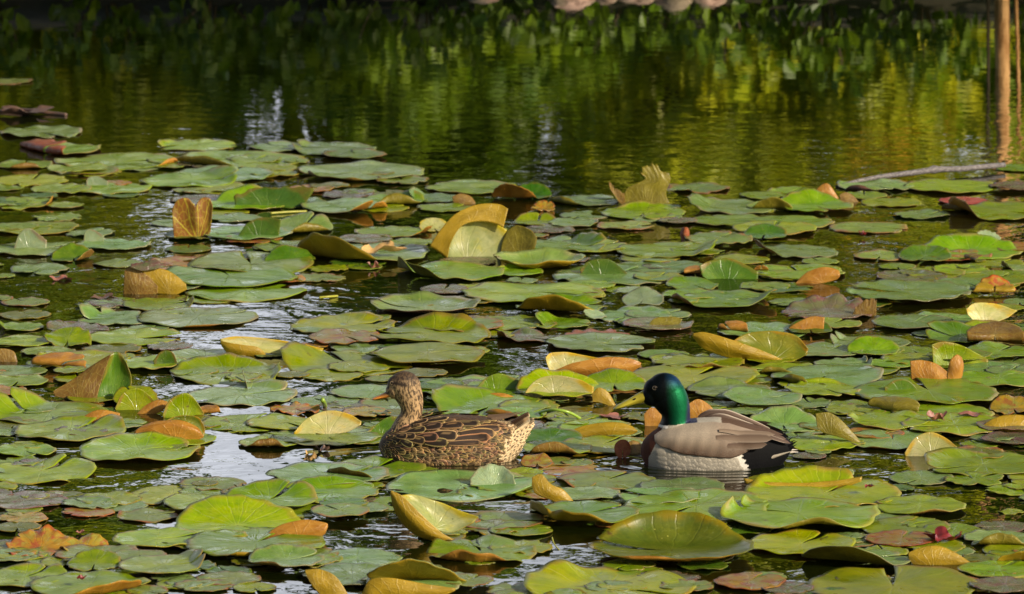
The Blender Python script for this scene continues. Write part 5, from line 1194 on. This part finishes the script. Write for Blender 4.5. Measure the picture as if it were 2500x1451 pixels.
# ============================================================ the green-headed drake
FD = Frame(1750, 1131)
drake = empty("duck", FD.o); tag(drake, "male duck with glossy green head, yellow bill, grey sides and black rump", 'duck')
def cl(x): return max(0.0, min(1.0, x))
def drake_tone(co):
    px = FD.cx + co.x / FD.s; py = FD.yw - co.z * FD.k / FD.s
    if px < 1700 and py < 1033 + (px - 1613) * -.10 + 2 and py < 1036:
        # back of the head and neck bright green, face nearly black, violet crown edge: gloss and shade painted in
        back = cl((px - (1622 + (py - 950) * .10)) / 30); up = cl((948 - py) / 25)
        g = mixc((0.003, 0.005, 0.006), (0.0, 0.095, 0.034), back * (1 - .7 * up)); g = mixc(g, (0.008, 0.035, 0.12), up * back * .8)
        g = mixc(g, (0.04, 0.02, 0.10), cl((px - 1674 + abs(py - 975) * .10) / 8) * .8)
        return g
    if py < 1040 and px < 1630: return (0.75, 0.72, 0.68)            # white collar
    br = 1600 + (1092 - py) * .45
    if py < 1062: br = 1630 - (py - 1040) * .7
    if px < 1582 + cl((1110 - py) / 70) * 34: return (0.085, 0.030, 0.018)   # chestnut breast
    if px > 1760 and py < 1064: return (0.10, 0.06, 0.04)
    if px > 1806 + (py - 1095) * .55 + (4 * math.sin(py * .5)): return (0.002, 0.0022, 0.003)
    if py > 1076 and px > 1768 + (py - 1095) * .60: return (0.72, 0.69, 0.62)
    return (0.40, 0.365, 0.30)
dr_parts = [body_loft(FD, [(1564, 1092), (1570, 1077), (1583, 1063), (1600, 1050), (1625, 1038), (1660, 1028), (1700, 1023), (1750, 1019), (1800, 1028), (1850, 1041), (1886, 1051), (1912, 1062), (1934, 1082)],
    [(1564, 1108), (1570, 1124), (1583, 1146), (1625, 1178), (1700, 1190), (1800, 1186), (1850, 1172), (1880, 1160), (1905, 1140), (1925, 1112), (1934, 1092)],
    [(1564, 6), (1570, 26), (1583, 44), (1605, 60), (1650, 78), (1710, 90), (1770, 92), (1810, 84), (1850, 70), (1890, 50), (1915, 36), (1934, 18)]),
  spine_loft(FD, [(1648, 1082, 52, 50), (1646, 1056, 45, 44), (1649, 1034, 37, 36), (1650, 1016, 34, 33), (1648, 1000, 37, 32), (1640, 982, 42, 33), (1630, 966, 44, 33)]),
  ellipsoid(FD, 1622, 953, 45, 42, 33, 0, .2), ellipsoid(FD, 1592, 967, 29, 25, 22, 0, -.2), ellipsoid(FD, 1600, 950, 30, 27, 25)]
T = NT("drake_plumage"); a_ = T.new('ShaderNodeAttribute', attribute_name='tone').outputs['Color']; tc = T.new('ShaderNodeTexCoord').outputs['Object']
sp = T.new('ShaderNodeSeparateXYZ'); T.l.new(tc, sp.inputs[0])
wv = T.new('ShaderNodeTexWave', bands_direction='Z'); T.l.new(tc, wv.inputs['Vector']); wv.inputs['Scale'].default_value = 75; wv.inputs['Distortion'].default_value = 9; wv.inputs['Detail'].default_value = 2; wv.inputs['Detail Scale'].default_value = 4
c = T.mix(T.step(wv.outputs['Fac'], .35, .75, 0.0, .28), a_, T.mix(1.0, a_, (0.45, 0.42, 0.38), 'MULTIPLY'))
n2 = T.noise(T.scale(tc, (1, 1, .5)), 300, 3, .6)
headz = FD.p(0, 1034).z
isn = T.math('MULTIPLY', T.step(sp.outputs['Z'], headz - .001, headz + .003), T.step(sp.outputs['X'], FD.p(1704, 0).x, FD.p(1698, 0).x))
T.set(Base_Color=c, Roughness=T.math('SUBTRACT', .78, T.math('MULTIPLY', isn, .34)), Metallic=T.math('MULTIPLY', isn, .5), Normal=T.bump(n2, .0016, .6)); T.b.inputs['Specular IOR Level'].default_value = .15
M_drake = T.m
M_black = plumage_mat('black_feather', .85, spec=.08)
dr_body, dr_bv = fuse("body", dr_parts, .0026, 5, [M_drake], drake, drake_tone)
def db(px, py, lat):
    c = (0.42, 0.36, 0.03)
    if px < 1505: c = (0.36, 0.33, 0.06)
    return mixc(c, (0.30, 0.25, 0.02), cl((px - 1545) / 20))
bill(FD, [(1583, 968, 20, 17), (1572, 970, 18, 16), (1562, 973, 15.5, 14.5), (1550, 977.5, 13, 13.5), (1537, 983, 10.4, 13.5), (1522, 989, 8, 14.2), (1509, 994, 6, 13.5), (1500, 997.5, 4, 9), (1496, 999, 1.5, 4)], drake, db, M_bill)
for sgn in (-1, 1):
    V, F = ellipsoid(FD, 1548, 973, 4.2, 2.1, 1.2, sgn * 12.2, -.5); mesh_obj("nostril", V, F, [M_eye], drake)
mesh_obj("gape", *tube_data([FD.p(1498, 1000.5, -6), FD.p(1512, 999.5, -13.3), FD.p(1535, 994.5, -13.6), FD.p(1555, 987.5, -14), FD.p(1573, 981, -16.5)], .0008, 6), [M_soil], drake)
for sgn in (-1, 1):
    hit = dr_bv.ray_cast(FD.p(1597, 943, sgn * 90), Vector((0, -sgn, 0)))[0] or FD.p(1597, 943, sgn * 24)
    V, F = ellipsoid(FD, 0, 0, 5.0, 4.6, 3.8); V = [v - FD.p(0, 0) + hit for v in V]; e_ = mesh_obj("eye", V, F, [M_eye], drake)
    V, F = tube_data([hit + Vector((math.cos(a) * 5.6 * FD.s, sgn * .0022, math.sin(a) * 4.8 * FD.s)) for a in np.linspace(0, 2 * math.pi, 17)], .0006, 5, False)
    T = NT("eyelid"); T.set(Base_Color=(.10, .085, .06), Roughness=.6); mesh_obj("eyelid", V, F, [T.m], e_)
# white collar ring
pts = []
for a in np.linspace(0, 2 * math.pi, 33): pts.append(FD.p(1642 + 35.5 * math.cos(a), 1033 - 3 * math.cos(a), 34.5 * math.sin(a)))
T = NT("white_collar"); T.set(Base_Color=(.78, .76, .72), Roughness=.8); M_white = T.m
# flank, wing and tail feathers
def dr_f(kind, sd):
    r = random.Random(sd)
    if kind == 'flank':
        base = mixc((0.38, 0.345, 0.28), (0.42, 0.385, 0.315), r.random()); return lambda u, v: base
    if kind == 'scap':
        a, b = (0.30, 0.245, 0.19), (0.085, 0.045, 0.025)
        k = sd; return lambda u, v: mixc(mixc(a, b, cl(k + u * .15)), (.30, .25, .2), cl((abs(u) - .86) * 4) * .15)
    if kind == 'tert':
        k = sd; return lambda u, v: mixc(mixc((0.21, 0.155, 0.11), (0.075, 0.043, 0.027), cl(k + u * .4)), (.42, .36, .30), cl((abs(u) - .9) * 6) * .35)
    if kind == 'dark':
        return lambda u, v: mixc((0.075, 0.045, 0.032), (.40, .33, .26), cl((-u - .78) * 5) * .8)
    if kind == 'black': return lambda u, v: (0.005, 0.005, 0.007)
    return lambda u, v: (0.42, .38, .30)
def patch_feathers(name, plist, bv, fr, parent, sides=(-1, 1), mat=M_feather, split=True):
    V, Fc, Cc = [], [], []
    for side in sides:
        if split: V, Fc, Cc = [], [], []
        for q, (x0, y0, x1, y1, w, k, sdv, off) in enumerate(plist):
            h = surf(fr, bv, x0, y0, side)
            if h is None: continue
            dd = Vector((x1 - x0, 0, -(y1 - y0))).normalized(); L = math.hypot(x1 - x0, y1 - y0)
            feather_geo((h, dd, L * fr.s, w * fr.s, .0022, dr_f(k, sdv), off), bv, (V, Fc, Cc), side)
        if split: mesh_obj(name, V, Fc, [mat], parent, cols=Cc)
rq = random.Random(9); fl = []
for px in np.arange(1790, 1580, -9):
    for py in np.arange(1076, 1165, 10):
        x, y = px + rq.uniform(-4, 4), py + rq.uniform(-4, 4)
        if x > 1768 + (y - 1095) * .5 or x < 1590 + cl((1110 - y) / 70) * 34: continue
        fl.append((x, y, x + 30, y + 3 + rq.uniform(-3, 3), 20, 'flank', rq.random(), .0004))
M_flank = plumage_mat("flank_feather", streak=((1, 1, 2.2), 260, .35, (0.17, .15, .12)))
patch_feathers("flank_feathers", fl, dr_bv, FD, drake, mat=M_flank)
# scapulars: long soft overlapping taupe feathers
sc_ = []
q = 0
for row, (ya, yb, k0) in enumerate([(1078, 1090, .95), (1068, 1082, .85), (1058, 1074, .6), (1049, 1064, .35), (1040, 1052, .12), (1033, 1044, .0), (1028, 1036, .05)]):
    for x in (1745, 1700, 1660, 1622):
        if row > 4 and x < 1650: continue
        y = ya + (x - 1620) * .05; q += 1
        sc_.append((x, y, x + 68, y + (8 - row * .5), 27, 'scap', k0 + .1 * ((x // 5) % 3 - 1), .003 + .00025 * q))
def wing_shell(side):
    xb = [1596, 1612, 1630, 1661, 1700, 1740, 1779, 1800, 1840, 1880]; yb = [1070, 1080, 1084, 1093, 1096, 1099, 1101, 1096, 1078, 1060]; yt = [1058, 1047, 1040, 1032, 1027, 1024, 1028, 1034, 1045, 1055]
    nu, nv = 60, 20; V, F, Cc = [], [], []
    for i in range(nu):
        x = 1597 + (1879 - 1597) * i / (nu - 1); t_, b_ = np.interp(x, xb, yt), np.interp(x, xb, yb); last = None
        for j in range(nv):
            v = j / (nv - 1); y = t_ + (b_ - t_) * v; vv = min(1, v / .93); yy = t_ + (b_ - t_) * vv
            h = dr_bv.ray_cast(FD.p(x, yy, side * 160), Vector((0, -side, 0))); p = h[0] if h[0] is not None else last
            if p is None: p = FD.p(x, yy, side * 20)
            last = p; n = h[1] if h[0] is not None else Vector((0, side, .3)); n = n if n.y * side > 0 else -n
            lift = .0065 * min(1, vv * 2.2) * min(1, i / 8) * min(1, (nu - 1 - i) / 6) * (1 if v <= .93 else 1 - (v - .93) / .07 * 1.15)
            V.append(p + n * (lift + .0008 + .0009 * math.sin(x * .22 + vv * 5) * vv))
            a = mixc((0.36, 0.295, 0.22), (0.21, 0.15, 0.10), cl((vv - .3) * 1.8)); a = mixc(a, (0.075, 0.037, 0.02), cl((vv - .52) * 2.4) * cl(1.15 - abs(x - 1690) / 110))
            if x > 1725: k = cl((x - 1725) / 40); a = mixc(a, mixc((0.28, 0.21, 0.155), (0.10, 0.06, 0.038), cl((vv - .25) * 1.6)), k)
            st = .5 + .5 * math.sin(vv * 16 + x * .035); a = mixc(a, tuple(q * 1.07 for q in a), st); Cc.append(a)
    for i in range(nu - 1):
        for j in range(nv - 1):
            k = i * nv + j; F.append((k, k + 1, k + nv + 1, k + nv))
    return mesh_obj("wing", V, F, [M_flank], drake, cols=Cc)
for side in (-1, 1): wing_shell(side)
te = [(1752, 1042, 1888, 1052, 16, 'tert', .1, .0085), (1745, 1056, 1884, 1057, 22, 'tert', .55, .0078), (1760, 1074, 1868, 1068, 20, 'tert', .8, .007),
      (1840, 1056, 1932, 1057, 9, 'dark', 0, .016), (1850, 1053, 1915, 1056, 8, 'dark', 0, .017)]
patch_feathers("tertial_feathers", te, dr_bv, FD, drake)
# far wing: its folded tertials stand above the back line
V, Fc, Cc = [], [], []
def blade(fr, pts, ws, lat, col, V, Fc, Cc, thick=1.4):
    b = len(V); n = len(pts)
    for j, ((x, y), w) in enumerate(zip(pts, ws)):
        j0, j1 = max(0, j - 1), min(n - 1, j + 1); d = np.array(pts[j1]) - np.array(pts[j0]); d = d / np.linalg.norm(d); nn = np.array([d[1], -d[0]])
        for i in range(7):
            u = -1 + i / 3; q = np.array([x, y]) + nn * u * w
            V.append(fr.p(q[0], q[1], lat + thick * (1 - u * u) * -2)); Cc.append(col(u, j / (n - 1)))
    for j in range(n - 1):
        for i in range(6):
            k = b + j * 7 + i; Fc.append((k, k + 1, k + 8, k + 7))
def bl(t0, pts, n=14):
    P_ = np.array(pts, float); u = np.linspace(0, len(P_) - 1, n); return [tuple(np.array([np.interp(v, range(len(P_)), P_[:, 0]), np.interp(v, range(len(P_)), P_[:, 1])])) for v in u]
dkc = lambda u, v: mixc(mixc((0.05, 0.03, 0.022), (.13, .085, .06), cl(v)), (.50, .43, .35), cl((u - .72) * 5) * cl(v * 3 - .4))
blade(FD, bl(0, [(1705, 1024), (1735, 1014), (1775, 1014), (1820, 1030), (1880, 1052)]), [3, 7, 9, 10, 10, 10, 10, 9, 9, 8, 7, 6, 4, 1], 26, dkc, V, Fc, Cc, 3)
blade(FD, bl(0, [(1720, 1026), (1760, 1022), (1800, 1032), (1862, 1050)]), [3, 7, 9, 10, 10, 10, 10, 9, 8, 7, 6, 5, 3, 1], 16, dkc, V, Fc, Cc, 3)
mesh_obj("far_wing", V, Fc, [M_feather], drake, cols=Cc)
# tail: black coverts with frayed tips, pale outer stripe, curled plume
V, Fc, Cc = [], [], []
bk = lambda u, v: (0.005, 0.005, 0.007)
rq = random.Random(2)
for side in (-1, 1):
    for q in range(9):
        x1, y1 = 1918 + rq.uniform(-4, 4), 1062 + q * 3.4
        blade(FD, bl(0, [(1860, 1064 + q * 4), (1895, 1062 + q * 4), (x1, y1 - 4 + q)]), [5] * 8 + [4, 3.4, 2.6, 1.8, 1.0, .2], side * (24 - q), bk, V, Fc, Cc)
    for q in range(8):
        a = q / 7; x1, y1 = 1934 + 9 * (q % 3) / 2 + rq.uniform(-2, 4), 1076 + 14 * a + rq.uniform(-5, 3)
        blade(FD, bl(0, [(1870, 1110 + q * 3), (1905, 1096 + q * 2.4), (x1, y1)]), [6] * 8 + [4.5, 3.6, 2.8, 1.8, 1.0, .2], side * (20 + 6 * (1 - a)), bk, V, Fc, Cc)
    pale = lambda u, v: mixc((.42, .37, .29), (.26, .22, .17), cl(-u))
    blade(FD, bl(0, [(1820, 1127), (1850, 1117), (1890, 1104), (1932, 1091)]), [.6, 2, 3.4, 4.4, 5, 5, 5, 4.6, 4.2, 3.6, 3, 2.2, 1.4, .3], side * 52, pale, V, Fc, Cc)
for side in (-1, 1):
    wh = lambda u, v: (.62, .56, .48)
    blade(FD, bl(0, [(1905, 1108), (1925, 1102), (1948, 1101)]), [1, 2, 3, 3.4, 3.6, 3.6, 3.4, 3.2, 2.8, 2.4, 2, 1.5, 1, .3], side * 14, wh, V, Fc, Cc)
mesh_obj("tail", V, Fc, [M_black], drake, cols=Cc)
# ------------------------------------------------------------ stick, stems, petals and driftwood
T = NT("grey_stick"); tc = T.new('ShaderNodeTexCoord').outputs['Object']; n = T.noise(T.scale(tc, (60, 200, 200)), 1, 4, .6)
M_stick = T.set(Base_Color=T.mix(T.step(n, .35, .65), (.07, .065, .065), (.22, .20, .205)), Roughness=.7, Normal=T.bump(n, .002, .8))
def plain(name, col, rough=.45, col2=None):
    T = NT(name); tc = T.new('ShaderNodeTexCoord').outputs['Object']; n = T.noise(tc, 90, 3, .6)
    return T.set(Base_Color=T.mix(n, col, col2 or tuple(c * .6 for c in col)), Roughness=rough, Normal=T.bump(n, .001, .6))
M_stem = plain("green_stem", (.20, .34, .03), .3, (.30, .42, .06)); M_ystem = plain("yellow_stem", (.42, .42, .04), .4); M_pink = plain("pink_petal", (.34, .15, .11), .5, (.22, .08, .055))
M_dry = plain("dry_leaf", (.36, .20, .06), .75, (.60, .40, .16)); M_wood = plain("wet_wood", (.09, .05, .035), .4, (.16, .10, .07)); M_berry = plain("dark_red_bud", (.25, .03, .03), .35)
pts = [at(px, py, .012)[0] + Vector((0, 0, dz)) for px, py, dz in [(2040, 448, -.012), (2090, 440, -.004), (2150, 434, .004), (2230, 428, .01), (2268, 425, .014), (2280, 424, .016), (2292, 423, .015), (2350, 420, .012), (2410, 414, .012), (2452, 409, .010)]]
st = mesh_obj("stick", *tube_data(pts, [.003, .007, .0095, .011, .012, .0175, .0125, .0115, .011, .010], 14), [M_stick]); tag(st, "long grey bare stick with a knot floating past the far lily pads", 'stick')
def stem(name, pl, r, mat, label, cat='stem'):
    pts = []
    for (px, py, z) in pl: pts.append(at(px, py, z)[0])
    # refine
    q = []
    for i in range(len(pts) - 1):
        p0, p1, p2, p3 = pts[max(i - 1, 0)], pts[i], pts[i + 1], pts[min(i + 2, len(pts) - 1)]
        for t in np.linspace(0, 1, 6, endpoint=False):
            q.append(0.5 * ((2 * p1) + (p2 - p0) * t + (2 * p0 - 5 * p1 + 4 * p2 - p3) * t * t + (3 * p1 - p0 - 3 * p2 + p3) * t ** 3))
    q.append(pts[-1]); o = mesh_obj(name, *tube_data(q, r, 10), [mat]); return tag(o, label, cat)
stem("leaf_stem", [(1308, 1016, -.01), (1322, 1006, .02), (1352, 1001, .035), (1385, 1006, .03), (1410, 1018, .01), (1424, 1030, -.01)], .0045, M_stem, "arching green stalk looping over the water between the two ducks")
stem("leaf_stem", [(794, 1000, -.03), (793, 990, .01), (790, 982, .04), (787, 976, .052)], .007, M_stem, "short cut green stalk sticking up before the brown duck's bill")
stem("leaf_stem", [(779, 727, .004), (800, 725, .006), (824, 723, .004)], .004, M_ystem, "short yellow stalk piece on the glittering central water")
stem("leaf_stem", [(660, 521, .006), (700, 518, .006), (750, 516, .004)], .004, M_ystem, "yellow green stalk lying under the toothed green wall")
stem("leaf_stem", [(1348, 1312, .02), (1352, 1326, .01), (1362, 1340, .002), (1372, 1348, -.004)], .0018, M_ystem, "thin yellow tendril hanging into dark ripples at the bottom")
stem("leaf_stem", [(1518, 1113, .002), (1545, 1116, .006), (1575, 1124, .004), (1605, 1137, -.002)], .0016, M_ystem, "thin yellow grass blade trailing past the drake's breast")
stem("twig", [(945, 1408, .01), (958, 1395, .03), (972, 1384, .05)], .004, M_dry, "tan twig stub poking up at the bottom of the scene", 'twig')
stem("twig", [(0, 271, .004), (50, 269, .01), (90, 272, .012), (130, 277, .006), (162, 281, .004)], .008, M_wood, "dark wet driftwood twig floating farthest out", 'twig')
stem("stalk_midrib", [(484, 580, .0), (481, 556, .03), (476, 525, .06), (472, 497, .10)], .003, M_ystem, "bright yellow stalk running up the two-lobed upright leaf")
def crumple(name, px, py, w, h, mat, label, cat, seed, z0=.012):
    """a dried, curled leaf: a ruffled thin sheet"""
    c, s = at(px, py, z0); n = 15; V = []; rg = random.Random(seed); ph = [rg.uniform(0, 6.28) for _ in range(6)]
    W2, H2 = w * s / 2, h * s
    for j in range(n):
        for i in range(n):
            u, v = -1 + 2 * i / (n - 1), -1 + 2 * j / (n - 1); a = math.atan2(v, u); r = max(abs(u), abs(v))
            k = r / max(1e-6, math.hypot(u, v)) if (u or v) else 1; lob = 1 + .25 * math.sin(5 * a + ph[0]) * r + .12 * math.sin(11 * a + ph[1]) * r
            x, y = u * k * lob, v * k * lob
            z = .5 * H2 * (.55 * r * r * (1.2 + math.sin(3 * a + ph[2])) + .22 * math.sin(5 * x + ph[3]) + .2 * math.sin(6 * y + ph[4]))
            V.append((x * W2, y * W2 * .8, max(z, -.002)))
    V += [(x, y, z - .0012) for x, y, z in V]; F = []; N = n * n
    for j in range(n - 1):
        for i in range(n - 1):
            k = j * n + i; F += [(k, k + 1, k + n + 1, k + n), (k + N, k + n + N, k + n + 1 + N, k + 1 + N)]
    o = mesh_obj(name, V, F, [mat]); o.location = c; return tag(o, label, cat)
crumple("dry_leaf", 932, 612, 95, 34, M_dry, "crumpled dry tan leaf lying on the large mustard-rolled pad", 'dry leaf', 1, .03)
crumple("petal", 2288, 1022, 40, 26, M_pink, "small crumpled pink bud lying on a lily pad past the drake", 'bud', 2, .02)
crumple("petal", 2372, 1012, 55, 8, M_pink, "flat dark pink petal lying past the small crumpled bud", 'petal', 3, .02)
crumple("petal", 1495, 1018, 62, 10, M_pink, "dark pink petal floating under the drake's bill", 'petal', 4, .004)
crumple("petal", 912, 653, 26, 22, M_pink, "little pink petal at the near rim of the large mustard-rolled pad", 'petal', 5, .004)
crumple("dry_leaf", 2306, 1316, 80, 36, M_berry, "dark brown curl of leaf by the murky lower water", 'dry leaf', 6, .01)
crumple("petal", 148, 682, 45, 12, M_pink, "red petal floating on the dark water near the withered leaf", 'petal', 7, .003)
crumple("dry_leaf", 60, 275, 110, 22, M_wood, "brown wet dead leaf caught on the driftwood twig", 'dry leaf', 8, .01)
crumple("dry_leaf", 757, 1122, 26, 30, M_dry, "tiny brown upright leaf tip standing on the white water", 'dry leaf', 9, .006)
crumple("dry_leaf", 788, 1098, 30, 16, M_wood, "tiny dark leaf bit beside the upright leaf tip", 'dry leaf', 10, .004)
crumple("bud", 2122, 1188, 20, 12, M_berry, "tiny dark red berry cluster on the pad below the drake's tail", 'bud', 11, .03)
crumple("bud", 2105, 572, 16, 14, M_berry, "tiny dark red bud on the isolated purple-rimmed pad", 'bud', 12, .012)
crumple("dry_leaf", 255, 728, 60, 12, M_wood, "thin brown leaf scrap floating beside the chewed pad", 'dry leaf', 13, .003)
crumple("petal", 198, 1300, 24, 8, M_pink, "tiny red petal by the drowned pads in the lower corner", 'petal', 14, .004)
crumple("dry_leaf", 595, 1196, 40, 18, M_pink, "rosy crumple of leaf at the edge of the white water", 'dry leaf', 15, .008)
crumple("bud", 198, 1412, 22, 10, M_berry, "tiny dark red bud lying on the biggest corner pad", 'bud', 16, .03)
crumple("dry_leaf", 215, 768, 36, 24, M_wood, "dark brown frayed scrap at the end of the chewed pad", 'dry leaf', 17, .004)
